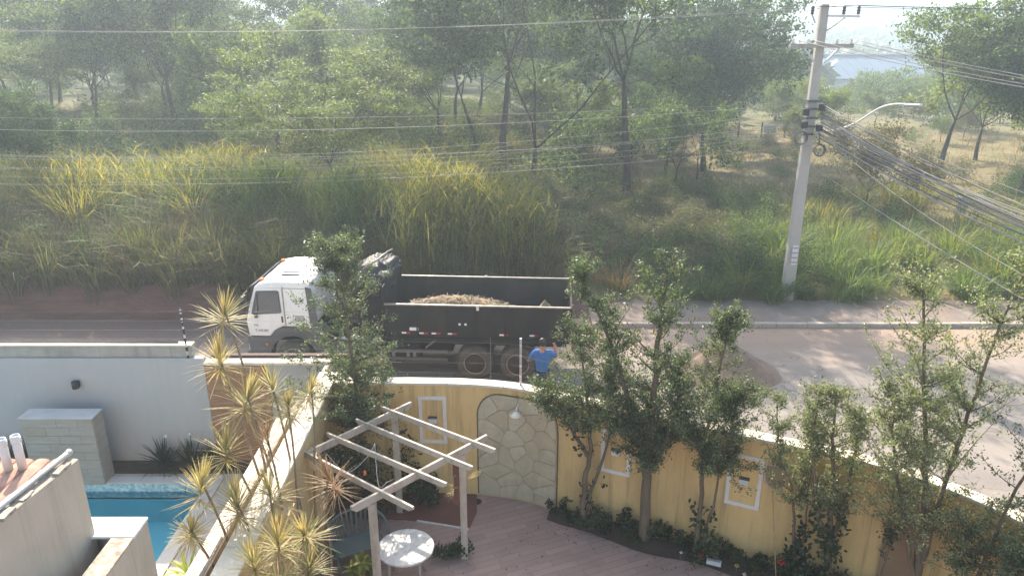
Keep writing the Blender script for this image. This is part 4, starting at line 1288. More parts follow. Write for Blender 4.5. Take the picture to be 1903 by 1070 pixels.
a0 = jv((0, -.005, .90), (.175, .135)); a1 = jv((0, -.01, 1.10), (.18, .15), a0); a2 = jv((0, 0, 1.33), (.21, .16), a1); a3 = jv((0, .005, 1.45), (.10, .085), a2)
for sx_, el in ((-1, (-.36, .04, 1.16)), (1, (.385, .07, 1.24))):
    s1 = jv((sx_ * .20, 0, 1.40), .10, a2); jv(tuple(Vector((sx_ * .20, 0, 1.41)).lerp(Vector(el), .85)), .066, s1)
skin_obj('shirt', V_, E_, R_, M['shirt'], man, 1)
V_, E_, R_ = [], [], []
a0 = jv((0, 0, .94), (.165, .13))
for sx_ in (-1, 1):
    b0_ = jv((sx_ * .10, 0, .84), .115, a0); b1_ = jv((sx_ * .13, .02, .50), .082, b0_); jv((sx_ * .15, -.01, .10), .066, b1_)
skin_obj('trousers', V_, E_, R_, M['jeans'], man)
MB().lathe([(.0, .125), (.05, .115), (.085, .075), (.098, .02), (.098, -.03), (.085, -.07), (.07, -.075)], 18, (0, .0, 1.685)).build('hair', M['hair'], man, True, local=True)
for sx_ in (-1, 1):
    MB().box(sx_ * .16 - .05, sx_ * .16 + .05, -.08, .20, .0, .075).build('shoe', M['black_plastic'], man, local=True, bevel=0.025)

# ------------------------------------------------------------------ utility pole, lamp, cables
PXY = (9.68, 24.9)
up_ = thing('utility_pole', 'tall pale concrete utility pole with crossarm beside the road', 'utility pole', (PXY[0], PXY[1], 0))
shf = MB()
for z_, hx, hy in ((-.3, .205, .15), (9.86, .125, .10)):
    shf.v += [(PXY[0] - hx, PXY[1] - hy, z_), (PXY[0] + hx, PXY[1] - hy, z_), (PXY[0] + hx, PXY[1] + hy, z_), (PXY[0] - hx, PXY[1] + hy, z_)]
shf.f += [(3, 2, 1, 0), (4, 5, 6, 7), (0, 1, 5, 4), (1, 2, 6, 5), (2, 3, 7, 6), (3, 0, 4, 7)]
shf.build('shaft', M['pole'], up_, bevel=0.03)
MB().box(PXY[0] - 1.0, PXY[0] + .98, 24.64, 24.75, 8.58, 8.70).build('crossarm', M['concrete'], up_, bevel=0.008)
for s_ in (-1, 1): MB().bar((PXY[0] + s_ * .55, 24.69, 8.57), (PXY[0] + s_ * .15, 24.72, 8.12), .03, .05).build('arm_brace', M['metal_grey'], up_)
for dx in (-.92, -.45, .45, .90): MB().lathe([(.02, 0), (.05, .02), (.03, .05), (.055, .07), (.03, .10), (.04, .13), (0, .15)], 10, (PXY[0] + dx, 24.69, 8.70)).build('insulator', M['pvc'], up_, True)
ub = MB().bar((PXY[0] + .1, 24.78, 9.52), (PXY[0] + 1.05, 24.70, 9.50), .07, .07).build('top_bracket', M['pale_board'], up_)
MB().bar((PXY[0] + .12, 24.8, 9.08), (PXY[0] + .62, 24.73, 9.48), .035, .05).build('bracket_brace', M['metal_grey'], up_)
MB().bar((PXY[0] - .28, 24.75, 9.3), (PXY[0] - .45, 24.72, 9.62), .03, .04).build('bracket_brace', M['metal_grey'], up_)
for dx in (-.42, .55, 1.0): MB().lathe([(.02, 0), (.06, .03), (.04, .08), (.065, .11), (.04, .16), (.06, .20), (.02, .26)], 10, (PXY[0] + dx, 24.72, 9.55)).build('insulator', M['plastic_grey'], up_, True)
for z_ in (6.95, 6.7, 6.42, 6.15, 5.9):
    hw = .24 - z_ / 9.86 * .10 + .03
    MB().box(PXY[0] - hw, PXY[0] + hw, PXY[1] - .20, PXY[1] + .17, z_ - .03, z_ + .03).build('clamp_band', M['cable_dark'], up_)
for dx, z_ in ((-.24, 6.6), (.26, 6.75), (-.24, 6.2), (.25, 6.1)): MB().box(PXY[0] + dx - .09, PXY[0] + dx + .09, 24.58, 24.74, z_ - .10, z_ + .12).build('splice_box', M['black_plastic'], up_, bevel=0.02)
MB().box(PXY[0] - .075, PXY[0] + .125, 24.705, 24.715, 1.45, 2.15).build('painted_number', M['pale_board'], up_).rotation_euler = (0, 0, 0)
for k in range(4): MB().box(PXY[0] - .07, PXY[0] + .12, 24.699, 24.704, 1.52 + k * .17, 1.56 + k * .17).build('number_mark', surf('faded_mark', (.36, .24, .2), None, 4), up_)
for nm_, x, z_, r_, lab in (('cable_coil', 9.36, 5.80, .21, 'dark coil of spare cable on the street side of the pole clamps'), ('cable_coil', 10.02, 5.40, .19, 'dark coil of spare cable hanging lower beside the pole')):
    ck_ = thing(nm_, lab, 'cable coil', (x, 24.6, z_))
    for j in range(3):
        MB().tube([(x + (r_ - .015 * j) * math.cos(2 * math.pi * k / 20), 24.58 + .03 * j, z_ + (r_ - .01 * j) * math.sin(2 * math.pi * k / 20)) for k in range(21)], .018, 6).build('turn', M['cable_dark'], ck_, True)
    MB().bar((x, 24.6, z_ + r_), (PXY[0] + (.2 if x > PXY[0] else -.2), 24.7, z_ + r_ + .25), .02, .02).build('tie', M['cable_dark'], ck_)
sl_ = thing('street_lamp', 'curved pale street lamp arm reaching out from the pole', 'street lamp', (9.8, 24.7, 5.9))
MB().tube(catmull([(9.80, 24.72, 5.92), (10.63, 24.1, 6.24), (11.10, 23.3, 6.87), (11.34, 22.85, 7.05), (11.55, 22.5, 7.08)], 5), .03, 8).build('arm', M['pvc'], sl_, True)
MB().bar((11.50, 22.55, 7.06), (11.75, 22.1, 7.10), .16, .08).build('lamp_head', M['metal_grey'], sl_, bevel=0.03)


def wire(p, q, sag, r_, mat, label, group, n=14):
    p, q = Vector(p), Vector(q)
    pts = []
    for k in range(n + 1):
        t = k / n
        v = p.lerp(q, t)
        v.z -= sag * 4 * t * (1 - t)
        pts.append(v)
    m_ = MB().tube(pts, r_, 5)
    o = m_.build('overhead_cable', mat, None, True)
    return tag(o, label, 'cable', group)


g_top = 'high voltage wires on top of the pole'
for dx, dz, iw in ((-.42, 9.80, 'left of the pole'), (.55, 9.82, 'just right of the pole'), (1.0, 9.82, 'at the bracket end')):
    wire((PXY[0] + dx, 24.72, dz), (-32, 25.6 + dx, 9.75), .75, .005, M['cable'], 'high power wire running left from the top insulator ' + iw, g_top)
    wire((PXY[0] + dx, 24.72, dz), (46, 24.7 + dx, 10.0), .30, .009, M['cable_dark'], 'high power wire running right from the top insulator ' + iw, g_top)
for k, dx in enumerate((-.92, -.45, .45, .90)):
    wire((PXY[0] + dx, 24.69, 8.84), (18.5 + k * .5, 6.0 + k * .5, 7.6), .55, .010, M['cable'], 'pale service wire dropping right from the ' + ('leftmost', 'second', 'third', 'rightmost')[k] + ' crossarm insulator', 'crossarm service wires')
rs = random.Random(12)
for k in range(9):
    z_ = (6.95, 6.92, 6.7, 6.3, 6.27, 6.02, 5.95, 5.9, 5.55)[k]
    wire((PXY[0] + rs.uniform(-.2, .2), 24.66, z_), (-34, 25.2 + rs.uniform(-.5, .5), z_ - .10 + rs.uniform(-.45, .4)), .45 + rs.uniform(0, 1.1), rs.choice((.005, .006, .008)), M['cable'], ('topmost', 'second highest', 'third highest', 'fourth highest', 'fifth highest', 'sixth highest', 'seventh highest', 'second lowest', 'lowest')[k] + ' telephone cable running left at the pole clamps', 'telephone cables running left')
for k in range(22):
    z_ = 6.85 - k * .05 + rs.uniform(-.05, .05)
    wire((PXY[0] + .2 + rs.uniform(0, .1), 24.66, z_), (15.2 + rs.uniform(-.6, .6), 8.2 + rs.uniform(-.4, .4), 4.55 + rs.uniform(-.75, .55) - k * .012), .35 + rs.uniform(0, .35), rs.choice((.008, .009, .011, .016)), rs.choice((M['cable'], M['cable'], M['cable_dark'])), 'telephone cable in the thick bundle sweeping right from the pole', 'telephone cable bundle')
wire((PXY[0] + .15, 24.7, 4.9), (13.6, 9.0, 2.55), .3, .012, M['cable'], 'lowest single pale cable descending right from the pole', None)
wire((PXY[0] + .1, 24.7, 6.1), (12.6, 11.5, 3.6), .55, .010, M['cable'], 'pale slack cable hanging below the thick cable bundle', None)

# small far things
cp = thing('concrete_post', 'short pale concrete post in the dry grass field', 'post', (21.3, 34.8, 0))
MB().box(21.1, 21.45, 34.65, 34.95, .0, 1.45).build('shaft', M['concrete'], cp, bevel=0.03)
MB().box(21.06, 21.49, 34.61, 34.99, 1.452, 1.55).build('cap', M['concrete'], cp, bevel=0.02)
sg = thing('field_sign', 'small white board sign in the far dry grass', 'sign', (20.6, 61.0, 0))
MB().box(20.1, 21.1, 60.9, 60.96, .75, 1.35).build('board', M['pale_board'], sg, bevel=0.01)
for dx in (.2, .8): MB().box(20.1 + dx, 20.17 + dx, 60.97, 61.03, -.3, 1.35).build('leg', M['concrete'], sg)
ff = thing('wire_fence', 'dark wire fence across the far dry clearing', 'fence', (16, 62, 0))
for k in range(9):
    x = 11 + k * 1.9
    MB().box(x - .05, x + .05, 62.5, 62.6, g1(x, 62.5) - .1, g1(x, 62.5) + 1.25).build('post', M['bark'], ff)
for z_ in (.4, .75, 1.1): MB().tube([(10.5, 62.47, z_), (18, 62.47, z_ - .05), (27, 62.47, z_)], .018, 4).build('wire', M['cable_dark'], ff)

wh = thing('warehouse', 'far warehouse with blue grey sloping roof behind the trees', 'warehouse', (67, 146, -4))
MB().box(57.5, 79.5, 140.5, 158, -8, -.9).build('wall', M['pale_board'], wh)
for k in range(12):
    x0 = 57 + k * 1.9
    MB().add([(x0, 139.6, -1.0), (x0 + 1.86, 139.6, -1.0), (x0 + 1.86, 149, 2.6), (x0, 149, 2.6), (x0, 139.6, -1.15), (x0 + 1.86, 139.6, -1.15), (x0 + 1.86, 149, 2.45), (x0, 149, 2.45)],
             [(0, 1, 2, 3), (7, 6, 5, 4), (0, 4, 5, 1), (1, 5, 6, 2), (2, 6, 7, 3), (3, 7, 4, 0)]).build('roof_panel', M['blue_roof'], wh)
MB().add([(57, 149.05, 2.6), (79.8, 149.05, 2.6), (79.8, 158.5, -1.0), (57, 158.5, -1.0)], [(0, 1, 2, 3)]).build('back_roof', M['blue_roof'], wh)
MB().box(56.8, 80, 148.6, 149.4, 2.62, 2.95).build('ridge_cap', surf('pinkish_ridge', (.45, .36, .33), None, 1), wh)
for k in range(5): MB().box(60 + k * 4, 61.6 + k * 4, 140.42, 140.5, -3.6, -2.2).build('window', M['glass_dark'], wh)
lt = thing('lattice_mast', 'faint distant lattice mast on the wooded hillside', 'mast', (70, 190, -5))
for dx, dy in ((-.6, -.6), (.6, -.6), (-.6, .6), (.6, .6)): MB().tube([(70 + dx, 190 + dy, -6), (70 + dx * .2, 190 + dy * .2, 6.6)], .09, 4).build('leg', M['metal_grey'], lt)
for k in range(7):
    z_ = -4 + k * 1.5; w_ = .6 - .48 * (k + 1) / 8.5
    MB().bar((70 - w_, 190 - w_, z_), (70 + w_, 190 - w_, z_ + 1.2), .06, .06).build('brace', M['metal_grey'], lt)

# ------------------------------------------------------------------ vegetation
def leaf_mesh(P, L, W, rng, up=0.3, dirs=None, rand=1.0):
    """rhombic leaves at points P; returns verts, quads"""
    n = len(P)
    u = rng.normal(size=(n, 3)) * rand
    if dirs is not None: u = u + dirs
    u /= np.linalg.norm(u, axis=1)[:, None] + 1e-9
    w = rng.normal(size=(n, 3)); w[:, 2] *= (1 - up)
    w -= u * np.sum(w * u, 1)[:, None]
    w /= np.linalg.norm(w, axis=1)[:, None] + 1e-9
    l_ = (L * rng.uniform(.65, 1.3, n))[:, None]; wd = (W * rng.uniform(.7, 1.25, n))[:, None]
    nrm_ = np.cross(u, w)
    V = np.stack([P - u * l_ * .5, P + w * wd * .5 - u * l_ * .05, P + u * l_ * .5 + nrm_ * l_ * .12, P - w * wd * .5 - u * l_ * .05], 1).reshape(-1, 3)
    Q = np.arange(4 * n).reshape(n, 4)
    return V, Q


def grow(seed, H, r0, fork, nlimb, spread, kids=(6, 5), up=.25, wobb=.18, lean=(0, 0), drop=.55, limb_len=.62, flat=0.0, leaf_from=.0):
    rg = random.Random(seed)
    br, anchors = [], []

    def walk(p, d, L_, r, steps, upw, w_):
        pts, rad = [p.copy()], [r]
        for i in range(steps):
            d = (d + Vector((rg.gauss(0, w_), rg.gauss(0, w_), rg.gauss(0, w_) + upw))).normalized()
            p = p + d * (L_ / steps)
            pts.append(p.copy()); rad.append(r * (1 - .62 * (i + 1) / steps))
        br.append((pts, rad))
        return pts, rad, d

    d0 = Vector((lean[0], lean[1], 1)).normalized()
    pts, rad, d = walk(Vector((0, 0, -.15)), d0, H * fork, r0, 6, .06, wobb * .35)
    top = pts[-1]

    def sub(pts, rad, lev, L_):
        n = kids[lev]
        for k in range(n):
            t = .28 + .72 * (k + rg.random()) / n
            i = min(int(t * (len(pts) - 1)), len(pts) - 2)
            f = t * (len(pts) - 1) - i
            p = pts[i].lerp(pts[i + 1], f)
            ax = (pts[i + 1] - pts[i]).normalized()
            side_ = Vector((rg.gauss(0, 1), rg.gauss(0, 1), rg.gauss(0, .5)))
            side_ = (side_ - ax * side_.dot(ax)).normalized()
            dd = (ax * .55 + side_ * rg.uniform(.6, 1.1)).normalized()
            if flat: dd.z *= (1 - flat); dd.normalize()
            l2 = L_ * rg.uniform(.75, 1.2) * (1.1 - .45 * t)
            r2 = max(rad[i] * .5, .008)
            p2, rd2, _ = walk(p, dd, l2, r2, 4, up * (.5 if not flat else .1), wobb)
            if lev + 1 < len(kids):
                sub(p2, rd2, lev + 1, L_ * drop)
                if rg.random() < .6: anchors.append((p2[-1], p2[-1] - p2[-2]))
            else:
                for q0, q1 in zip(p2[1:-1], p2[2:]): anchors.append((q0.lerp(q1, rg.random()), q1 - q0))
                anchors.append((p2[-1], p2[-1] - p2[-2]))

    az = rg.uniform(0, 6.28)
    for k in range(nlimb):
        a_ = az + 6.283 * k / nlimb + rg.uniform(-.4, .4)
        s_ = spread * rg.uniform(.55, 1.15)
        dd = (d + Vector((math.cos(a_) * s_, math.sin(a_) * s_, .0))).normalized()
        L_ = H * (1 - fork) * limb_len * rg.uniform(1.1, 1.6)
        p2, rd2, _ = walk(top, dd, L_, rad[-1] * .85 / (nlimb ** .25), 6, up * .35, wobb)
        sub(p2, rd2, 0, L_ * .55)
    return br, anchors


def wood_mesh(name, br, mat, n0=8):
    m_ = MB()
    for i, (pts, rad) in enumerate(br):
        m_.tube(pts, rad, n0 if i == 0 else (6 if rad[0] > .04 else 4))
    return m_.mesh(name, mat, True)


def crown_mesh(name, anchors, n, L, W, sig, mat, seed, flat=1.0, up=.3):
    rng = np.random.default_rng(seed)
    A = np.array([tuple(a_) for a_, _ in anchors]); D = np.array([tuple(d_) for _, d_ in anchors])
    # uneven: some clusters are full, some nearly bare
    wgt = rng.gamma(1.6, 1.0, len(A)); wgt /= wgt.sum()
    idx = rng.choice(len(A), n, p=wgt)
    P = A[idx] + rng.normal(size=(n, 3)) * np.array([sig, sig, sig * flat])
    V, Q = leaf_mesh(P, L, W, rng, up, dirs=D[idx] * .6)
    return np_mesh(name, V, Q, mat)


VAR = {}


def variant(key, seed, nleaf, L, W, sig, leafm, flat=.7, bark='bark', **kw):
    br, an = grow(seed, **kw)
    VAR[key] = (wood_mesh(key + '_trunk', br, M[bark]), crown_mesh(key + '_crown', an, nleaf, L, W, sig, M[leafm], seed, flat))


variant('spread', 11, 14000, .26, .12, .30, 'leaf_forest', H=11.5, r0=.24, fork=.36, nlimb=4, spread=.95, kids=(6, 5))
variant('tall', 23, 12000, .26, .12, .30, 'leaf_dark', H=13.5, r0=.27, fork=.50, nlimb=4, spread=.65, kids=(6, 5))
variant('vfork', 5, 9500, .25, .115, .30, 'leaf_forest', H=12.0, r0=.24, fork=.20, nlimb=3, spread=.42, kids=(7, 5), limb_len=.85)
variant('sparse', 29, 8000, .25, .115, .30, 'leaf_forest', H=13.5, r0=.27, fork=.50, nlimb=4, spread=.6, kids=(6, 5))
variant('round', 41, 14000, .22, .105, .28, 'leaf_light', H=7.5, r0=.15, fork=.28, nlimb=5, spread=1.0, kids=(6, 5))
variant('dense', 57, 19000, .25, .115, .32, 'leaf_dark', H=10.5, r0=.22, fork=.26, nlimb=5, spread=.85, kids=(6, 6))
variant('slim', 71, 8500, .22, .10, .32, 'leaf_forest', H=9.0, r0=.12, fork=.42, nlimb=3, spread=.6, kids=(6, 4), lean=(.12, 0))
variant('feather', 83, 24000, .15, .05, .33, 'leaf_light', flat=.22, H=8.2, r0=.15, fork=.26, nlimb=5, spread=.95, kids=(6, 6), flat_=0) if False else None
br, an = grow(83, H=8.0, r0=.15, fork=.24, nlimb=5, spread=.95, kids=(6, 6), flat=.55, up=.16)
VAR['feather'] = (wood_mesh('feather_trunk', br, M['bark']), crown_mesh('feather_crown', an, 26000, .16, .055, .30, M['leaf_light'], 83, .25, .8))
variant('small', 97, 7000, .15, .075, .24, 'leaf_forest', H=4.6, r0=.09, fork=.30, nlimb=4, spread=.8, kids=(5, 4))
variant('russet', 103, 8000, .16, .085, .30, 'leaf_brown', H=4.4, r0=.09, fork=.25, nlimb=5, spread=.95, kids=(5, 5))
variant('bare', 107, 2200, .13, .06, .25, 'leaf_brown', H=6.5, r0=.10, fork=.3, nlimb=4, spread=.75, kids=(6, 5))


def put_tree(kind, x, y, sc, rz, label, group=None, name='tree', tilt=(0, 0)):
    t = thing(name, label, 'tree', (x, y, g1(x, y)), rz, group)
    t.scale = (sc, sc, sc)
    t.rotation_euler = (tilt[0], tilt[1], rz)
    tm, cm = VAR[kind]
    link('trunk', tm, t); link('crown', cm, t)
    return t


KEY = [
    ('spread', -20.2, 46.2, .92, 0.4, 'tall dark trunk forking widely above the grass bank, near the upper left'),
    ('slim', -26.0, 47.6, 1.1, 0.2, 'slender dark tree leaning right beside the wide forked trunk'),
    ('feather', -7.2, 30.5, .92, 0.8, 'feathery yellow green tree right behind the white truck cab'),
    ('slim', -1.5, 38.0, 1.1, 2.0, 'thin trunked tree behind the bright cane grass, nearest the feathery tree'),
    ('sparse', -0.5, 40.5, .85, 4.2, 'straight thin tree between the cane grass and the forked trunk'),
    ('vfork', 0.95, 37.9, .98, 1.9, 'dark tree forking into a narrow V above the truck bed'),
    ('sparse', 5.85, 38.0, 1.0, 0.9, 'tallest straight dark trunk, standing right of the V forked tree'),
    ('small', 4.5, 40.2, 1.15, 0.5, 'small bushy tree just left of the tallest trunk'),
    ('small', 9.1, 40.8, 1.25, 2.4, 'small leaning tree right of the tallest trunk'),
    ('bare', 10.9, 44.0, .85, 3.6, 'crooked half bare tree beside the small leaning tree'),
    ('dense', 12.4, 48.5, 1.0, 2.1, 'large dense dark tree left of the utility pole'),
    ('dense', 15.3, 57.0, 1.0, 5.2, 'dark crowned tree behind the utility pole top'),
    ('russet', 18.2, 37.9, .95, 1.1, 'low russet brown tree behind the cable bundle'),
    ('spread', 26.2, 46.0, .92, 3.3, 'broad leafy tree at the far right above the cable bundle'),
    ('dense', 27.5, 40.0, .86, 0.7, 'dark leaning tree at the right picture edge'),
    ('round', 32.0, 52.0, 1.15, 2.2, 'rounded pale tree at the right edge of the wood'),
    ('feather', -31.0, 44.0, 1.15, 2.9, 'pale airy tree at the left picture edge'),
    ('dense', -33.0, 52.0, .9, 1.0, 'dark heavy crowned tree in the upper left corner'),
    ('vfork', -14.5, 55.0, .9, 4.4, 'forked tree between the wide trunk and the feathery tree'),
    ('round', -13.0, 42.0, 1.0, 1.4, 'low pale bushy tree behind the grass bank'),
    ('dense', -19.5, 30.0, .40, 2.0, 'dark bushy low tree on the bank at the left edge'),
    ('dense', 9.5, 46.5, .62, 0.3, 'low dark tree between the tallest trunk and the crooked tree'),
    ('dense', -4.2, 44.5, .78, 4.0, 'dark leafy tree behind the bright cane grass'),
    ('round', 3.0, 46.0, .85, 3.0, 'pale bushy tree between the V fork and the tallest trunk'),
    ('round', -9.5, 47.5, 1.0, 2.0, 'pale round tree behind the feathery tree'),
    ('dense', 17.0, 63.0, .62, 1.6, 'dark compact tree beside the far white sign'),
    ('round', 23.5, 58.0, .62, 4.6, 'pale low tree right of the pole above the clearing'),
    ('dense', 31.0, 44.5, .95, 3.9, 'heavy dark tree at the right edge behind the cables'),
    ('round', -24.5, 57.5, .9, 5.0, 'pale low crowned tree behind the wide forked trunk'),
]
occ = []
for kd, x, y, sc, rz, lab in KEY:
    put_tree(kd, x, y, sc, rz, lab)
    occ.append((x, y))
rg = random.Random(77)
KIND_WORD = {'spread': 'hazy wide crowned tree', 'tall': 'hazy tall dark tree', 'vfork': 'hazy fork trunked tree', 'round': 'hazy pale rounded tree', 'dense': 'hazy dark full crowned tree', 'slim': 'hazy slender tree', 'small': 'hazy small tree', 'russet': 'hazy russet brown tree'}


def where(x, y):
    """which landmark of the photograph the tree stands behind"""
    px = 951 + 1400 * x / (y * .941 + 3.2)
    for lim, w_ in ((150, 'in the upper left corner'), (300, 'behind the slender leaning tree'), (480, 'behind the wide forked trunk'), (760, 'behind the feathery tree'), (930, 'behind the cane grass'), (1080, 'behind the V forked tree'), (1230, 'behind the tallest trunk'), (1420, 'behind the crooked half bare tree'), (1560, 'behind the utility pole'), (1740, 'below the blue grey warehouse')):
        if px < lim: return w_
    return 'behind the broad tree at the far right'


def depth_word(y): return 'close' if y < 58 else ('farther off' if y < 76 else ('far off' if y < 90 else 'farthest off'))




def wood_tree(x, y, kinds, lo, hi, lab, grp):
    occ.append((x, y))
    kd = rg.choice(kinds)
    put_tree(kd, x, y, rg.uniform(lo, hi), rg.uniform(0, 6.28), '%s %s %s' % (KIND_WORD[kd], depth_word(y), where(x, y)), grp, 'tree')


tries = 0
cnt = 0
while cnt < 120 and tries < 9000:
    tries += 1
    y = rg.uniform(47, 104)
    x = rg.uniform(-.74 * y - 3, .74 * y + 3)
    if x > 10 and y < 66 and x < 27: continue              # dry clearing
    if y > 105: continue   # gap that shows the warehouse and the hills
    if any((x - a_) ** 2 + (y - b_) ** 2 < (3.4 + .02 * y) ** 2 for a_, b_ in occ): continue
    right = x / y > .26
    if right and y < 68 and x / y < .55: continue
    wood_tree(x, y, ['round', 'round', 'round', 'small', 'russet'] if right else ['spread', 'tall', 'vfork', 'round', 'dense', 'slim', 'round', 'round'], .42 if right else .66, .56 if right else .92,
              None, 'low trees behind the clearing' if right else 'dense wood trees')
    cnt += 1


# shrubs and undergrowth --------------------------------------------------
def shrub_mesh(name, seed, n, rx, rz_, L, W, mat, blobs=9, trunk=True):
    rng = np.random.default_rng(seed)
    c = rng.normal(size=(blobs, 3)) * np.array([rx * .45, rx * .45, rz_ * .22]) + np.array([0, 0, rz_ * .55])
    idx = rng.integers(0, blobs, n)
    v = rng.normal(size=(n, 3)); v /= np.linalg.norm(v, axis=1)[:, None]
    P = c[idx] + v * (rng.random(n) ** .45)[:, None] * np.array([rx * .5, rx * .5, rz_ * .38])
    P[:, 2] = np.abs(P[:, 2]) + .02
    V, Q = leaf_mesh(P, L, W, rng, .3)
    return np_mesh(name, V, Q, mat), c


BR = [shrub_mesh('brush_a', 1, 1500, 1.1, 1.5, .12, .055, M['brush'])[0], shrub_mesh('brush_b', 2, 1500, 1.4, 1.2, .12, .055, M['brush'])[0],
      shrub_mesh('green_shrub', 3, 1800, 1.2, 1.6, .13, .06, M['leaf_forest'])[0], shrub_mesh('dark_shrub', 4, 1800, 1.3, 1.9, .13, .06, M['leaf_dark'])[0]]


def merged(name, items, mat, label):
    """one stuff object out of many placed copies of small leaf meshes"""
    VV, QQ, off = [], [], 0
    for me, x, y, sc, rz in items:
        n = len(me.vertices)
        v = np.empty(n * 3, dtype=np.float32); me.vertices.foreach_get('co', v); v = v.reshape(-1, 3) * sc
        c, s_ = math.cos(rz), math.sin(rz)
        v = np.stack([v[:, 0] * c - v[:, 1] * s_ + x, v[:, 0] * s_ + v[:, 1] * c + y, v[:, 2] + g1(x, y)], 1)
        q = np.arange(n).reshape(-1, 4) + off
        VV.append(v); QQ.append(q); off += n
    o = link(name, np_mesh(name, np.concatenate(VV), np.concatenate(QQ), mat))
    return tag(o, label, kind='stuff')


rg = random.Random(31)
it = [(BR[rg.randrange(2)], rg.uniform(-.5, 9.5), rg.uniform(25.4, 39), rg.uniform(.55, 1.0), rg.uniform(0, 6)) for k in range(58)]
it += [(BR[rg.randrange(2)], rg.uniform(-30, 30), rg.uniform(42, 62), rg.uniform(.5, 1.0), rg.uniform(0, 6)) for k in range(50)]
merged('undergrowth', it, M['brush'], 'grey brown scrubby undergrowth between the tree trunks')
it = [(BR[2], rg.uniform(-26, -2), rg.uniform(24.6, 33), rg.uniform(.4, .9), rg.uniform(0, 6)) for k in range(26)]
it += [(BR[3], rg.uniform(2, 12), rg.uniform(25.2, 30), rg.uniform(.35, .75), rg.uniform(0, 6)) for k in range(20)]
it += [(BR[3], rg.uniform(-60, 60), rg.uniform(66, 110), rg.uniform(1.2, 2.2), rg.uniform(0, 6)) for k in range(70)]
it += [(BR[2], rg.uniform(9, 30), rg.uniform(26, 46), rg.uniform(.4, .8), rg.uniform(0, 6)) for k in range(16)]
it2 = [(BR[2], rg.uniform(-42, 9), rg.uniform(33, 60), rg.uniform(.7, 1.5), rg.uniform(0, 6)) for k in range(120)]
it2 += [(BR[2], rg.uniform(9, 34), rg.uniform(33, 62), rg.uniform(.4, .8), rg.uniform(0, 6)) for k in range(18)]
it2 += [(BR[2], rg.uniform(-26, 1), rg.uniform(25.2, 33), rg.uniform(.5, 1.05), rg.uniform(0, 6)) for k in range(30)]
it2 += [(BR[2], rg.uniform(-1, 13), rg.uniform(26.5, 39), rg.uniform(.4, .9), rg.uniform(0, 6)) for k in range(34)]
merged('light_scrub', it2, M['leaf_light'], 'pale yellow green scrub bushes between the trunks')
merged('shrubbery', it, M['leaf_dark'], 'dark green shrubbery on the bank and under the trees')


# grass --------------------------------------------------------------------
def blades(P, h, w, rng, lean=.35, curl=.5):
    n = len(P)
    a_ = rng.uniform(0, 2 * np.pi, n)
    d = np.stack([np.cos(a_), np.sin(a_), np.zeros(n)], 1)
    b = rng.uniform(0, 2 * np.pi, n)
    s_ = np.stack([np.cos(b), np.sin(b), np.zeros(n)], 1)
    ln = rng.uniform(.1, 1, n) * lean; cu = rng.uniform(.1, 1, n) * curl
    V = np.zeros((n, 8, 3))
    for i, t in enumerate((0, .38, .72, 1.0)):
        horiz = (ln * t + cu * t ** 3) * h
        z = h * (t - .42 * cu * t ** 3)
        c = P + d * horiz[:, None]; c[:, 2] = P[:, 2] + z
        ww = (w * (1, .95, .6, .06)[i])[:, None] * .5
        V[:, 2 * i] = c - s_ * ww; V[:, 2 * i + 1] = c + s_ * ww
    base = (np.arange(n) * 8)[:, None]
    Q = np.concatenate([base + np.array([[2 * i, 2 * i + 1, 2 * i + 3, 2 * i + 2]]) for i in range(3)], 1).reshape(-1, 4)
    return V.reshape(-1, 3), Q


def field(name, n, x0, x1, y0, y1, hmin, hmax, w, mat, label, seed, dens=None, lean=.35, curl=.5, clump=0):
    rng = np.random.default_rng(seed)
    x = rng.uniform(x0, x1, n * 3); y = rng.uniform(y0, y1, n * 3)
    d = .5 + .5 * wob(x * 1.3, y * 1.3, .9)
    if dens is not None: d = d * dens(x, y)
    k = rng.random(n * 3) < d
    x, y = x[k][:n], y[k][:n]
    if clump:
        cx = np.round(x / clump) * clump + .35 * clump * np.sin(y * 7); cy2 = np.round(y / clump) * clump + .35 * clump * np.cos(x * 5)
        x = x * .45 + cx * .55; y = y * .45 + cy2 * .55
    P = np.stack([x, y, gz(x, y) - .03], 1)
    hh = rng.uniform(hmin, hmax, len(x)) * (.80 + .40 * wob(x, y, .8) + .28 * wob(x + 9, y - 4, 2.1))
    V, Q = blades(P, hh, w * rng.uniform(.7, 1.4, len(x)), rng, lean, curl)
    o = link(name, np_mesh(name, V, Q, mat))
    return tag(o, label, kind='stuff')


leftb = lambda x, y: ss(3.5, -1, x)


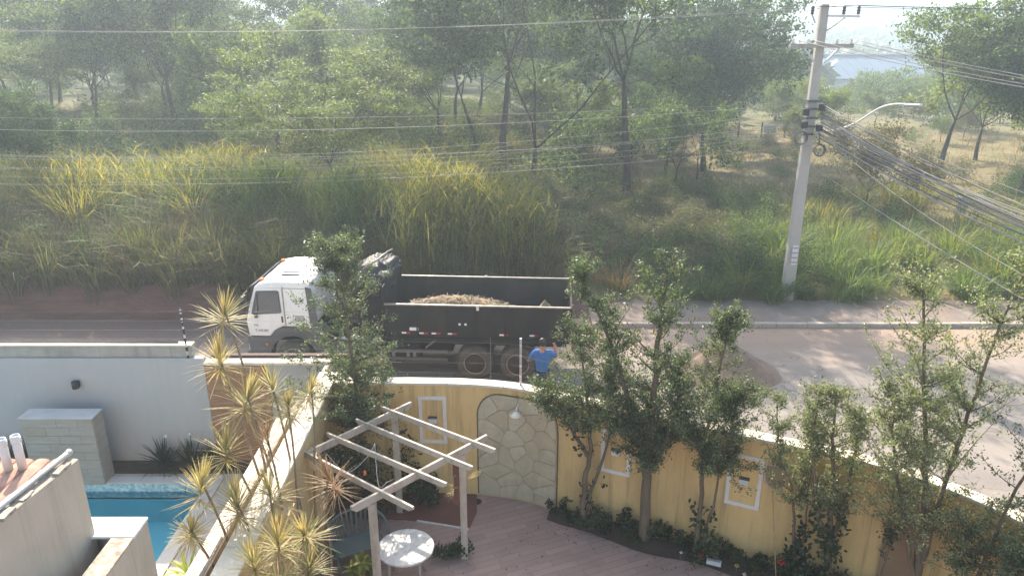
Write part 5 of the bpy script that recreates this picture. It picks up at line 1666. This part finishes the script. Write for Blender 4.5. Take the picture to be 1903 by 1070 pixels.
def tussocks(name, n, x0, x1, y0, y1, hmin, hmax, per, w, mat, label, seed, dens=None, rad=.35, out=.75):
    """clumps whose blades arch outwards from a common root"""
    rng = np.random.default_rng(seed)
    x = rng.uniform(x0, x1, n * 6); y = rng.uniform(y0, y1, n * 6)
    d = np.clip(.5 + .6 * wob(x, y, .9), .05, 1)
    if dens is not None: d = d * dens(x, y)
    k = rng.random(n * 6) < d
    x, y = x[k][:n], y[k][:n]
    n = len(x)
    ch = rng.uniform(hmin, hmax, n)
    idx = np.repeat(np.arange(n), per)
    m_ = len(idx)
    a_ = rng.uniform(0, 2 * np.pi, m_); r_ = rad * np.sqrt(rng.random(m_)) * (.6 + ch[idx] * .3)
    px, py = x[idx] + r_ * np.cos(a_), y[idx] + r_ * np.sin(a_)
    P = np.stack([px, py, gz(px, py) - .04], 1)
    h = ch[idx] * rng.uniform(.55, 1.1, m_)
    dirs = np.stack([np.cos(a_) + rng.normal(size=m_) * .35, np.sin(a_) + rng.normal(size=m_) * .35, np.zeros(m_)], 1)
    side_ = np.stack([-np.sin(a_), np.cos(a_), np.zeros(m_)], 1) + rng.normal(size=(m_, 3)) * .25
    ln = rng.uniform(.05, .5, m_) * out; cu = rng.uniform(.1, 1.0, m_) * out
    ww = w * rng.uniform(.6, 1.4, m_)
    V = np.zeros((m_, 8, 3))
    for i, (t, q) in enumerate(((0, .8), (.38, 1.0), (.74, .7), (1.0, .08))):
        c = P + dirs * ((ln * t + cu * t ** 3) * h)[:, None]
        c[:, 2] = P[:, 2] + h * (t - .5 * cu * t ** 3)
        V[:, 2 * i] = c - side_ * (ww * q * .5)[:, None]; V[:, 2 * i + 1] = c + side_ * (ww * q * .5)[:, None]
    base = (np.arange(m_) * 8)[:, None]
    Q = np.concatenate([base + np.array([[2 * i, 2 * i + 1, 2 * i + 3, 2 * i + 2]]) for i in range(3)], 1).reshape(-1, 4)
    return tag(link(name, np_mesh(name, V.reshape(-1, 3), Q, mat)), label, kind='stuff')


topb = lambda x, y: ss(3.5, -1, x) * ss(25.6, 27, y)
tussocks('tall_grass', 75, -27, 2.5, 25.8, 36, .8, 2.6, 150, .025, M['grass_green'], 'tall sunlit yellow green grass on top of the bank', 1, topb)
tussocks('edge_grass', 75, -27, -5.5, 24.0, 25.9, 1.5, 2.4, 150, .022, M['grass_bank'], 'tall shaded grass along the lip of the red earth bank', 41, None, .4, .7)
tussocks('green_tussocks', 70, -27, 3, 24.6, 34, .8, 2.2, 130, .025, M['grass_lush'], 'fresh green grass tussocks scattered over the bank', 21, leftb)
tussocks('bank_grass', 110, -27, 2.0, 23.85, 28.0, .9, 1.9, 110, .022, M['grass_bank'], 'shaded brown green grass hanging over the red earth bank', 2, leftb, .45, .8)
tussocks('dry_grass', 85, -27, 3.0, 24.4, 33, .9, 2.0, 100, .017, M['grass_dry'], 'dry brown grass tangled on the bank', 3, leftb, .5, .65)
field('bank_thatch', 9000, -27, 2.5, 24.2, 35, .4, 1.1, .022, M['grass_bank'], 'short tangled thatch covering the bank soil', 22, leftb, .7, .8)
tussocks('lush_grass', 85, 6.5, 26, 25.1, 32, .9, 1.9, 120, .026, M['grass_lush'], 'lush bright green grass behind the pavement near the pole', 4, lambda x, y: ss(6, 9, x), .45, .7)
tussocks('mixed_grass', 90, 9.5, 36, 26, 42, .8, 1.7, 110, .026, M['grass_green'], 'yellow green grass in the field behind the pole', 5, None, .45, .7)
tussocks('kerbside_grass', 45, 3.5, 24, 24.6, 25.8, .5, 1.3, 110, .02, M['grass_lush'], 'green grass spilling over the back of the pavement', 44, None, .4, .9)
field('field_thatch', 12000, 6, 38, 25.1, 44, .35, .9, .024, M['grass_green'], 'short grass between the tussocks of the field', 23, lambda x, y: ss(5.5, 9, x), .5, .6)
field('dry_meadow', 16000, -44, 44, 33, 66, .35, .95, .028, M['grass_dry'], 'dry straw coloured meadow under the trees', 6, None, .5, .5)
field('meadow_grass', 12000, -44, 2, 33, 54, .6, 1.3, .035, M['grass_green'], 'yellow green grass under the left trees', 7, None, .4, .5)
tussocks('verge_grass', 40, -.5, 9, 25.0, 34, .6, 1.4, 80, .016, M['grass_dry'], 'thin dry grass between the scrub bushes', 8, None, .4, .8)


def cane(x, y, rx, ry, n, h, seed, mat='grass_green'):
    rng = np.random.default_rng(seed)
    px, py = x + rng.normal(size=n) * rx * .5, y + rng.normal(size=n) * ry * .5
    P = np.stack([px, py, gz(px, py)], 1)
    V1, Q1 = blades(P, h * rng.uniform(.65, 1.1, n), np.full(n, .03), rng, .16, .22)
    # arching leaves along the canes
    m_ = n * 7
    idx = rng.integers(0, n, m_)
    P2 = P[idx] + np.stack([rng.normal(size=m_) * .12, rng.normal(size=m_) * .12, h * rng.uniform(.2, .85, m_)], 1)
    V2, Q2 = blades(P2, np.full(m_, .75) * rng.uniform(.6, 1.2, m_), np.full(m_, .036), rng, .75, 1.1)
    return np.concatenate([V1, V2]), np.concatenate([Q1, Q2 + len(V1)])


for (x, y, rx, ry, n, h, lab, mt) in ((-1.9, 26.0, 2.3, 1.4, 520, 3.1, 'tall bright cane grass clump behind the truck bed', 'grass_green'), (-5.9, 26.9, 1.3, 1.2, 150, 2.3, 'dark cane grass clump behind the truck cab', 'grass_lush'),
                                     (-9.2, 28.4, 1.6, 1.3, 170, 2.3, 'green cane grass clump in the middle of the bank', 'grass_lush'), (-12.6, 30.5, 2.0, 1.5, 190, 2.2, 'sunlit cane grass clump on top of the bank', 'grass_green'),
                                     (-17.5, 29.0, 2.0, 1.5, 190, 2.2, 'cane grass clump on the bank toward the left edge', 'grass_green'), (-0.3, 27.4, 1.1, 1.0, 130, 2.5, 'cane grass clump at the edge of the scrub bushes', 'grass_green')):
    V, Q = cane(x, y, rx, ry, n, h, int(abs(x) * 10), mt)
    z0 = g1(x, y)
    V = V - np.array([x, y, z0])
    o = link('cane_grass_clump', np_mesh('cane_grass_clump', V, Q, M[mt]), None, (x, y, z0))
    tag(o, lab, 'grass clump', 'cane grass clumps on the bank')


# far wooded hillside --------------------------------------------------------
def far_wood():
    rng = np.random.default_rng(8)
    VV = []
    n = 2600
    y = 125 + 800 * rng.random(n) ** 1.6
    x = y * rng.uniform(-.78, .78, n)
    keep = ~((x > 53) & (x < 84) & (y < 162))
    x, y = x[keep], y[keep]
    z = gz(x, y)
    r_ = 2.0 + rng.random(len(x)) * 2.2 + y / 250
    for a_, b_, c, r in zip(x, y, z, r_):
        m_ = 34
        v = rng.normal(size=(m_, 3)); v /= np.linalg.norm(v, axis=1)[:, None]
        P = np.array([a_, b_, c + r * .8]) + v * r * np.array([1, 1, .8]) * rng.uniform(.6, 1.0, (m_, 1))
        VV.append(leaf_mesh(P, r * .62, r * .42, rng, .2)[0])
    V = np.concatenate(VV)
    return V, np.arange(len(V)).reshape(-1, 4)


V, Q = far_wood()
tag(link('far_woodland', np_mesh('far_woodland', V, Q, M['far_leaf'])), 'hazy woodland covering the distant hills', kind='stuff')


# garden trees along the yellow wall ------------------------------------------
def garden_tree(label, base, stems, r0, spreadr, z_from, nbr, nleaf, L, W, mat, seed, ivy=0, upb=.6, bark='bark_light'):
    """stems: polylines in world coordinates; leafy side branches from z_from up"""
    rg = random.Random(seed); rng = np.random.default_rng(seed)
    t = thing('garden_tree', label, 'tree', base, 0, 'small trees along the garden walls')
    bx_, by_, bz_ = base
    wood = MB(); A, D = [], []
    for si, st in enumerate(stems):
        pts = catmull(st, 5)
        pts = [p_ + Vector((rg.gauss(0, .012), rg.gauss(0, .012), 0)) for p_ in pts]
        m_ = len(pts)
        rr = [max(r0 * (1 - .82 * i / (m_ - 1)) * (1 if si == 0 else .62), .006) for i in range(m_)]
        wood.tube([p_ - Vector(base) for p_ in pts], rr, 8)
        cand = [i for i in range(m_) if pts[i].z > z_from]
        ztop = pts[-1].z
        if not cand: continue
        for k in range(int(nbr * 1.5) // len(stems)):
            i = rg.choice(cand)
            f = (pts[i].z - z_from) / max(ztop - z_from, .1)
            a_ = rg.uniform(0, 6.283)
            L_ = 1.25 * spreadr * rg.choice((.5, .7, .9, 1.1, 1.35)) * rg.uniform(.8, 1.1) * (1.0 - .66 * f ** 1.6) * (.75 + .25 * min(1, f * 4))
            d = Vector((math.cos(a_), math.sin(a_), upb * rg.uniform(.3, 1.4))).normalized()
            p_ = pts[i].copy(); bp = [p_.copy()]
            for s_ in range(4):
                d = (d + Vector((rg.gauss(0, .15), rg.gauss(0, .15), rg.gauss(.08, .12)))).normalized()
                p_ = p_ + d * L_ / 4; bp.append(p_.copy())
            wood.tube([q_ - Vector(base) for q_ in bp], [rr[i] * .38 + .002, rr[i] * .3 + .002, .005, .004, .002], 4)
            for q0, q1 in zip(bp[:-1], bp[1:]):
                for j in range(3):
                    q = q0.lerp(q1, rg.random()); sd2 = Vector((rg.gauss(0, 1), rg.gauss(0, 1), rg.gauss(.5, .6))).normalized()
                    tw = q + (d + sd2).normalized() * rg.uniform(.06, .22) * (.5 + spreadr)
                    wood.tube([q - Vector(base), tw - Vector(base)], [.003, .0015], 3)
                    for g_ in range(3): A.append(q.lerp(tw, .3 + .35 * g_)); D.append((tw - q).normalized())
        tipp = pts[-1]
        for k in range(10): A.append(tipp - Vector((0, 0, .04 * k))); D.append(Vector((0, 0, 1)))
    o = link('trunk', wood.mesh('trunk', M[bark], True), t)
    A = np.array([tuple(a_) for a_ in A]) - np.array(base); D = np.array([tuple(d_) for d_ in D])
    w_ = rng.gamma(.8, 1, len(A)); w_ /= w_.sum()
    nleaf = int(nleaf * 1.7)
    idx = rng.choice(len(A), nleaf, p=w_)
    P = A[idx] + rng.normal(size=(nleaf, 3)) * .038
    V, Q = leaf_mesh(P, L * .85, W * .9, rng, .45, D[idx] * .7)
    link('crown', np_mesh('crown', V, Q, M[mat]), t)
    if ivy:
        P = []
        for k in range(ivy):
            st = rg.choice(stems); f = rg.random() ** 1.5
            q = Vector(st[0]).lerp(Vector(st[1]), f)
            P.append((q.x - bx_ + rg.gauss(0, .09), q.y - by_ + rg.gauss(0, .09), q.z - bz_ + rg.gauss(0, .05)))
        V, Q = leaf_mesh(np.array(P), .10, .075, rng, .2)
        link('ivy', np_mesh('ivy', V, Q, M['leaf_bed']), t)
    return t


garden_tree('tall slim dark green tree in the corner behind the pergola', (-2.95, 13.15, 0.0), [[(-2.95, 13.15, 0), (-3.0, 13.2, 1.5), (-3.08, 13.2, 3.2), (-3.22, 13.2, 5.45)]], .075, 1.05, 1.75, 60, 15000, .06, .026, 'leaf_garden', 201, upb=.25)
garden_tree('small tree with a crooked brown trunk right of the stone arch', (1.42, 12.42, .1), [[(1.42, 12.42, .1), (1.40, 12.4, 1.0), (1.50, 12.42, 1.7), (1.42, 12.45, 2.6), (1.2, 12.5, 4.1)], [(1.42, 12.42, .3), (1.65, 12.4, 1.3), (1.85, 12.4, 2.2), (1.75, 12.4, 3.3)], [(1.46, 12.42, 1.6), (1.05, 12.5, 2.3), (.78, 12.5, 2.5), (.62, 12.55, 2.85)]], .07, .75, 2.05, 66, 11500, .058, .026, 'leaf_garden', 202, ivy=120)
garden_tree('bushy dark tree with a stout straight trunk on the yellow wall', (2.52, 11.95, .1), [[(2.52, 11.95, .1), (2.50, 11.95, 1.2), (2.5, 11.95, 2.6), (2.55, 12.0, 4.2), (2.62, 12.0, 5.45)], [(2.5, 11.95, 1.5), (2.2, 12.0, 2.6), (1.7, 12.1, 4.2), (1.2, 12.2, 5.3)], [(2.5, 11.95, 1.6), (2.85, 11.9, 2.5), (3.0, 11.95, 3.5)]], .115, .95, 1.75, 84, 19000, .062, .028, 'leaf_garden', 203)
garden_tree('twin stemmed tree left of the white framed wall light', (3.42, 11.5, .1), [[(3.42, 11.5, .1), (3.40, 11.5, 1.2), (3.38, 11.5, 2.4), (3.52, 11.55, 3.6), (3.6, 11.55, 4.75)], [(3.45, 11.48, .1), (3.62, 11.45, 1.2), (3.72, 11.45, 2.3), (3.85, 11.45, 3.4)]], .055, .8, 1.75, 60, 13000, .058, .026, 'leaf_garden', 204, ivy=150)
garden_tree('thin wispy tree right of the leaf net', (4.98, 10.75, .1), [[(4.98, 10.75, .1), (4.86, 10.75, 1.0), (4.70, 10.72, 2.0), (4.38, 10.7, 2.8), (4.22, 10.7, 3.75)], [(4.98, 10.75, .3), (5.0, 10.72, 1.4), (4.92, 10.72, 2.4), (4.85, 10.7, 3.3)]], .035, .33, 1.75, 40, 3600, .055, .026, 'leaf_olive', 205, ivy=420)
garden_tree('pale open tree with ivy clad base near the right end', (5.48, 10.55, .1), [[(5.48, 10.55, .1), (5.38, 10.55, 1.1), (5.25, 10.5, 2.2), (5.12, 10.5, 3.2), (5.05, 10.5, 4.0)], [(5.40, 10.55, .9), (5.5, 10.5, 2.0), (5.52, 10.5, 3.0), (5.5, 10.5, 3.6)], [(5.40, 10.55, 1.0), (5.05, 10.55, 1.9), (4.85, 10.5, 3.0), (4.78, 10.5, 3.9)]], .07, .5, 1.7, 66, 6600, .056, .026, 'leaf_olive', 206, ivy=420)
garden_tree('largest pale green tree leaning right over the yellow wall', (6.45, 9.65, .1), [[(6.45, 9.65, .1), (6.40, 9.7, 1.4), (6.30, 9.8, 2.8), (6.05, 9.9, 4.4), (5.75, 9.95, 6.0)], [(6.42, 9.68, 1.2), (6.55, 9.75, 2.6), (6.75, 9.85, 4.0), (6.95, 9.9, 5.4), (7.1, 9.9, 6.2)], [(6.42, 9.68, 1.0), (6.05, 9.7, 2.2), (5.72, 9.75, 3.3), (5.6, 9.8, 4.2)]], .075, .95, 1.75, 96, 14500, .056, .027, 'leaf_olive', 207)
garden_tree('grey green sapling clump at the lower right corner', (6.75, 8.9, .1), [[(6.75, 8.9, .1), (6.8, 8.95, 1.2), (6.95, 9.0, 2.4), (7.2, 9.0, 3.8), (7.3, 9.0, 4.6)], [(6.85, 8.9, .1), (7.05, 8.9, 1.3), (7.35, 8.9, 2.6), (7.6, 8.9, 3.7)], [(6.70, 8.9, .1), (6.62, 8.95, 1.4), (6.55, 9.0, 2.6)]], .045, .6, 1.6, 60, 5600, .056, .026, 'leaf_garden', 208)
garden_tree('dark leafy sapling cut by the right picture edge', (7.25, 8.2, .1), [[(7.25, 8.2, .1), (7.3, 8.2, 1.4), (7.25, 8.3, 2.8), (7.15, 8.4, 4.4)], [(7.25, 8.2, .5), (7.05, 8.2, 1.6), (6.85, 8.3, 2.6)]], .045, .6, 1.7, 44, 5200, .056, .026, 'leaf_garden', 209)
garden_tree('young thin stem beside the wall pilaster', (6.02, 10.0, .1), [[(6.02, 10.0, .1), (6.05, 10.0, 1.0), (6.12, 10.02, 1.9)]], .018, .2, 1.1, 10, 260, .07, .035, 'leaf_garden', 210)


# bed plants ---------------------------------------------------------------------
rg = random.Random(55)
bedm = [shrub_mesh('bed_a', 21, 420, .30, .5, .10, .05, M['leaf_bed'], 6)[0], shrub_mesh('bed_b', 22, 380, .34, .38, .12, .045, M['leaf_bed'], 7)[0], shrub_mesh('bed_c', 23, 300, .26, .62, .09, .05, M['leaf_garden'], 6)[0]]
s_ = 4.72
k = 0
marks = ['at the foot of the stone arch', 'under the crooked trunk', 'below the left white frame', 'left of the stout trunk', 'at the stout trunk', 'right of the stout trunk', 'left of the twin stems', 'at the twin stems', 'right of the twin stems', 'below the white framed light', 'left of the leaf net', 'at the leaf net handle', 'under the wispy tree', 'left of the ivy clad base', 'at the ivy clad base', 'beside the young stem', 'at the pilaster foot', 'right of the pilaster', 'under the leaning tree', 'in the lower right corner', 'at the right end of the bed', 'past the right end of the bed']
while s_ < 12.6 and k < len(marks):
    p_, n_ = wall_frame(s_)
    off = rg.uniform(.16, .40)
    x, y = p_.x + n_.x * off, p_.y + n_.y * off
    pl = thing('bed_plant', ('dark leafy bed plant ' if k % 3 else 'spiky green bed plant ') + marks[k], 'plant', (x, y, .06), rg.uniform(0, 6), 'plants in the bed along the yellow wall')
    sc = rg.uniform(.55, .95)
    pl.scale = (sc, sc, sc)
    link('foliage', bedm[k % 3], pl)
    MB().tube([(0, 0, -.05), (.01, 0, .25)], [.012, .006], 5).build('stem', M['bark_light'], pl, local=True)
    s_ += rg.uniform(.30, .46); k += 1
for (ss_, off, z_, r_, mt, lab) in ((7.6, .42, .20, .05, 'red_flower', 'red blossom in the bed beside the twin stems'), (7.25, .46, .16, .03, 'bulb', 'small pale blossom in the bed left of the twin stems'),
                               (8.25, .42, .18, .045, 'yellow_fruit', 'yellow round fruit in the bed below the framed light'), (8.98, .30, .42, .075, 'red_flower', 'red orange blossom at the foot of the wispy tree'),
                               (9.9, .30, .40, .07, 'red_flower', 'red blossom between ivy clad base and young stem'), (8.4, .5, .10, .035, 'bulb', 'small white blossom near the yellow fruit')):
    x, y, _ = wp(ss_, 0, off)
    fl = thing('flower', lab, 'flower', (x, y, z_), 0, 'blossoms in the bed')
    pm = MB()
    for j in range(6):
        a_ = 6.283 * j / 6
        pm.lathe([(0, -r_ * .2), (r_ * .5, 0), (r_ * .3, r_ * .25), (0, r_ * .3)], 6, (r_ * .7 * math.cos(a_), r_ * .7 * math.sin(a_), .01 * (j % 2)))
    pm.build('petals', M[mt], fl, True, local=True)
    MB().tube([(0, 0, -z_), (0.01, 0, 0)], .005, 4).build('stem', M['bark_light'], fl, local=True)
x, y, _ = wp(7.85, 0, .45)
br_ = thing('white_brick', 'small pale block lying in the bed by the twin stems', 'block', (x, y, .12), R(-20))
MB().box(-.13, .13, -.05, .05, -.02, .06).build('block', M['pale_board'], br_, local=True, bevel=0.01)
MB().box(-.11, .11, -.03, .03, .061, .07).build('recess', M['concrete'], br_, local=True)
tag(MB().lathe([(.09, 0), (.10, .004), (.10, .012), (.02, .012)], 14, (-.73, 13.25, .004)).build('floor_drain', M['black_plastic']), 'small dark floor drain at the foot of the stone arch', 'drain')

# dark shrubs under the pergola, corner
for (x, y, r_, h, n_, lab) in ((-3.15, 12.55, .75, 1.75, 2600, 'tall dark shrub under the pergola beside the party wall'), (-1.85, 13.2, .34, .6, 900, 'low dark round shrub at the yellow wall behind the pergola'), (-1.15, 11.6, .35, .25, 500, 'low weeds on the patio beside the right pergola post')):
    sh_ = thing('shrub', lab, 'shrub', (x, y, 0))
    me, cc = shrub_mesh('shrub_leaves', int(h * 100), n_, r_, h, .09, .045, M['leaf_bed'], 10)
    link('foliage', me, sh_)
    MB().tube([(0, 0, 0), (.02, .01, h * .4)], [.03, .015], 6).build('stem', M['bark'], sh_, local=True)


# rosettes: dracaena heads, strap plants, variegated pot plant ------------------------
def rosette(n, L, W, seed, emin=-25, emax=85, droop=.35, zspan=.12):
    rng = np.random.default_rng(seed)
    VV, QQ = [], []
    for i in range(n):
        f = i / n
        el = R(emax + (emin - emax) * f + rng.uniform(-10, 10)); az = i * 2.39996 + rng.uniform(-.2, .2)
        el += R(rng.normal() * 7)
        d = np.array([math.cos(az) * math.cos(el), math.sin(az) * math.cos(el), math.sin(el)])
        s_ = np.array([-math.sin(az), math.cos(az), 0])
        l_ = L * rng.uniform(.75, 1.15) * (.75 + .25 * min(1, f * 2.5)); dr = droop * rng.uniform(.4, 1.3)
        p0 = np.array([0, 0, -zspan * f])
        base = len(VV) * 8
        v = []
        for t, ww in ((0, .55), (.35, 1.0), (.7, .7), (1.0, .05)):
            c = p0 + d * l_ * t + np.array([0, 0, -dr * l_ * t * t * math.cos(el)])
            v += [c - s_ * W * ww * .5, c + s_ * W * ww * .5]
        VV.append(v)
        QQ += [(base + 2 * k, base + 2 * k + 1, base + 2 * k + 3, base + 2 * k + 2) for k in range(3)]
    return np.array(VV).reshape(-1, 3), np.array(QQ)


HEADM = [np_mesh('rosette_%d' % i, *rosette(100, .50, .021, i + 1, emin=-22 - 7 * (i % 3), droop=.08 + .05 * (i % 4), zspan=.22 + .05 * (i % 3)), M['leaf_drac']) for i in range(7)]
HEADP = np_mesh('rosette_pink', *rosette(100, .50, .021, 9, emin=-35, droop=.14, zspan=.30), M['leaf_drac_pink'])


def dracaena(label, base, heads):
    t = thing('dracaena', label, 'plant', base, 0, 'dracaenas along the party wall')
    b = Vector(base); rr_ = random.Random(int(abs(base[1]) * 100))
    for i, (x, y, z, sc, pink) in enumerate(heads):
        h = Vector((x, y, z))
        mid = b.lerp(h, .45) + Vector((rr_.uniform(-.08, .08), rr_.uniform(-.08, .08), -.2)); m2 = b.lerp(h, .8) + Vector((rr_.uniform(-.05, .05), rr_.uniform(-.05, .05), -.05))
        pts = catmull([b + Vector((rr_.uniform(-.06, .06), rr_.uniform(-.06, .06), 0)), mid, m2, h], 5)
        MB().tube(pts, [.028 - .014 * k / (len(pts) - 1) for k in range(len(pts))], 6).build('stem', M['bark_pale'], t, True)
        hd_ = link('leaf_rosette', HEADP if pink else HEADM[(i * 3 + len(label)) % 7], t, h - b)
        sc *= 1.1; hd_.scale = (sc, sc, sc * rr_.uniform(.9, 1.15)); hd_.rotation_euler = (rr_.uniform(-.42, .42), rr_.uniform(-.42, .42), rr_.uniform(0, 6))


dracaena('tallest dracaena, its top head in front of the truck cab', (-3.35, 10.2, .1), [(-4.34, 10.6, 5.31, .95, 0), (-4.44, 10.4, 4.65, 1.0, 0), (-4.05, 10.3, 4.04, 1.1, 0)])
dracaena('dracaena with two heads over the far end of the coping', (-3.3, 10.6, .1), [(-3.33, 11.2, 3.71, .75, 0), (-3.85, 10.8, 4.0, .9, 0)])
dracaena('dracaena leaning over the middle of the party wall coping', (-3.3, 9.7, .1), [(-3.58, 10.7, 3.68, .8, 0), (-4.23, 9.7, 3.56, 1.0, 0), (-3.72, 10.0, 3.5, .8, 1)])
dracaena('dracaena with its head over the turquoise pool', (-3.3, 8.7, .1), [(-4.34, 9.0, 3.38, 1.0, 0), (-3.85, 8.9, 3.14, .95, 0), (-4.4, 8.6, 2.87, .7, 0)])
dracaena('pinkish dracaena standing beside the pergola', (-3.1, 10.0, .1), [(-2.96, 10.4, 2.53, .95, 1)])
dracaena('dracaena thicket nearest the camera at the wall foot', (-3.1, 8.4, .1), [(-3.12, 8.3, 2.97, .9, 0), (-2.86, 8.6, 2.83, .85, 0), (-3.49, 9.2, 3.15, .8, 0)])
dracaena('lowest dracaena at the bottom picture edge', (-3.0, 7.9, .1), [(-3.32, 7.9, 2.96, .85, 0), (-2.7, 8.2, 2.62, .8, 0), (-3.0, 7.8, 2.6, .9, 0)])
SM = [np_mesh('strap_%d' % i, *rosette(120, .85, .03, 30 + i, emin=25, emax=88, droop=.5, zspan=.0), M['leaf_strap']) for i in range(2)]
for i, (x, y, sc, lab) in enumerate(((-7.75, 14.5, .95, 'spiky strap leaved plant in the soil strip right of the tiled box'), (-7.15, 14.5, .95, 'strap leaved plant beside the brown timber cladding'), (-6.7, 14.52, .8, 'strap leaved plant in front of the timber cladding'),
                                     (-10.75, 14.5, 1.0, 'strap leaved plant left of the tiled box'), (-11.3, 14.5, .95, 'strap leaved plant at the left picture edge'))):
    t = thing('strap_plant', lab, 'plant', (x, y, .05), i * 1.3, 'strap leaved plants at the pool wall')
    t.scale = (sc, sc, sc)
    link('leaves', SM[i % 2], t)
    MB().tube([(.05, 0, 0), (.10, .02, .55), (.12, .02, .78)], [.008, .006, .004], 5).build('flower_stalk', M['leaf_strap'], t, local=True)
    MB().lathe([(0, -.04), (.035, -.02), (.035, .02), (0, .04)], 7, (.12, .02, .79)).build('flower_head', M['pale_board'], t, True, local=True)
pp_ = thing('potted_plant', 'yellow green variegated pot plant beside the near pergola post', 'plant', (-2.62, 10.72, 0))
MB().lathe([(.13, 0), (.17, .28), (.19, .28), (.19, .33), (.165, .33), (.16, .27), (0, .27)], 18, (0, 0, 0)).build('pot', M['terracotta'], pp_, True, local=True)
MB().tube([(0, 0, .26), (.01, 0, .55)], [.02, .014], 6).build('stem', M['bark_light'], pp_, local=True)
for i, (x, y, z, sc) in enumerate(((0, 0, .62, 1.0), (.14, .06, .5, .8), (-.14, -.04, .48, .8))):
    h_ = link('leaf_rosette', np_mesh('croton_%d' % i, *rosette(24, .28, .075, 60 + i, emin=-15, emax=80, droop=.45, zspan=.1), M['leaf_croton']), pp_, (x, y, z)); h_.scale = (sc, sc, sc)
yc = thing('yucca_plant', 'arching pale leaved plant on the pool deck', 'plant', (-5.6, 10.6, 0))
link('leaves', np_mesh('yucca_leaves', *rosette(26, .8, .06, 77, emin=0, emax=70, droop=.8, zspan=.1), M['leaf_croton']), yc, (0, 0, .45))
MB().tube([(0, 0, 0), (0, 0, .45)], [.06, .05], 8).build('stem', M['bark_light'], yc, local=True)

# grit on the road edge and pavement, fallen leaves on the patio and bed edge
def scatter_bits(name, pts, s0, s1, mat, label, seed, flat=.5):
    rng = np.random.default_rng(seed)
    n = len(pts)
    s_ = rng.uniform(s0, s1, n)[:, None, None]
    oct_ = np.array([(1, 0, 0), (0, 1, 0), (-1, 0, 0), (0, -1, 0), (0, 0, flat), (0, 0, -flat * .2)], dtype=float)
    V = pts[:, None, :] + oct_[None] * s_ * rng.uniform(.6, 1.3, (n, 6, 1))
    T = np.array([(0, 1, 4), (1, 2, 4), (2, 3, 4), (3, 0, 4), (1, 0, 5), (2, 1, 5), (3, 2, 5), (0, 3, 5)])
    Q = (np.arange(n) * 6)[:, None, None] + T[None]
    return tag(link(name, np_mesh(name, V.reshape(-1, 3), Q.reshape(-1, 3), mat)), label, kind='stuff')


rng = np.random.default_rng(91)
x = rng.uniform(3, 26, 900); y = 22.56 - np.abs(rng.normal(size=900)) * .5
P1 = np.stack([x, y, np.full(900, .004)], 1)
x = rng.uniform(3, 26, 900); P2 = np.stack([x, rng.uniform(22.8, 24.7, 900), np.full(900, .128)], 1)
x = rng.uniform(-24, 3, 900); P3 = np.stack([x, 23.1 - np.abs(rng.normal(size=900)) * .45, np.full(900, .004)], 1)
a_ = rng.uniform(0, 6.283, 260); r_ = 1.5 + np.abs(rng.normal(size=260)) * .5
P4 = np.stack([6.05 + r_ * np.cos(a_), 19.4 + .9 * r_ * np.sin(a_), np.full(260, .004)], 1)
scatter_bits('gravel', np.concatenate([P1, P2, P3, P4]), .005, .018, M['sand'], 'loose grit along the kerb and round the sand pile', 92)
pts = []
rg = random.Random(8)
for k in range(150):
    q = wp(rg.uniform(4.4, 11.5), .012, .45 + abs(rg.gauss(0, .35)))
    pts.append(q)
for k in range(60): pts.append((rg.uniform(-3.3, 0.5), rg.uniform(10.4, 13.2), .045))
V, Q = leaf_mesh(np.array(pts), .06, .035, np.random.default_rng(3), .98)
V[:, 2] = .006 + np.abs(V[:, 2] - .02) * .15 + .03 * (V[:, 1] > 12.3) * (V[:, 0] < -.7)
tag(link('leaf_litter', np_mesh('leaf_litter', V, Q, M['leaf_brown'])), 'fallen leaves scattered on the patio', kind='stuff')

# ------------------------------------------------------------------ air
hz = MB().box(-1750, 1750, -40, 1850, -12, 60).build('haze', None)
hm = bpy.data.materials.new('haze_air'); hm.use_nodes = True
hn_ = hm.node_tree; hn_.nodes.clear()
ho = hn_.nodes.new('ShaderNodeOutputMaterial'); pv = hn_.nodes.new('ShaderNodeVolumePrincipled')
pv.inputs['Color'].default_value = (.74, .86, .96, 1)
pv.inputs['Density'].default_value = .0019
pv.inputs['Anisotropy'].default_value = .5
hn_.links.new(pv.outputs[0], ho.inputs['Volume'])
hz.data.materials.append(hm)
tag(hz, 'pale sunlit haze filling the air', kind='stuff')
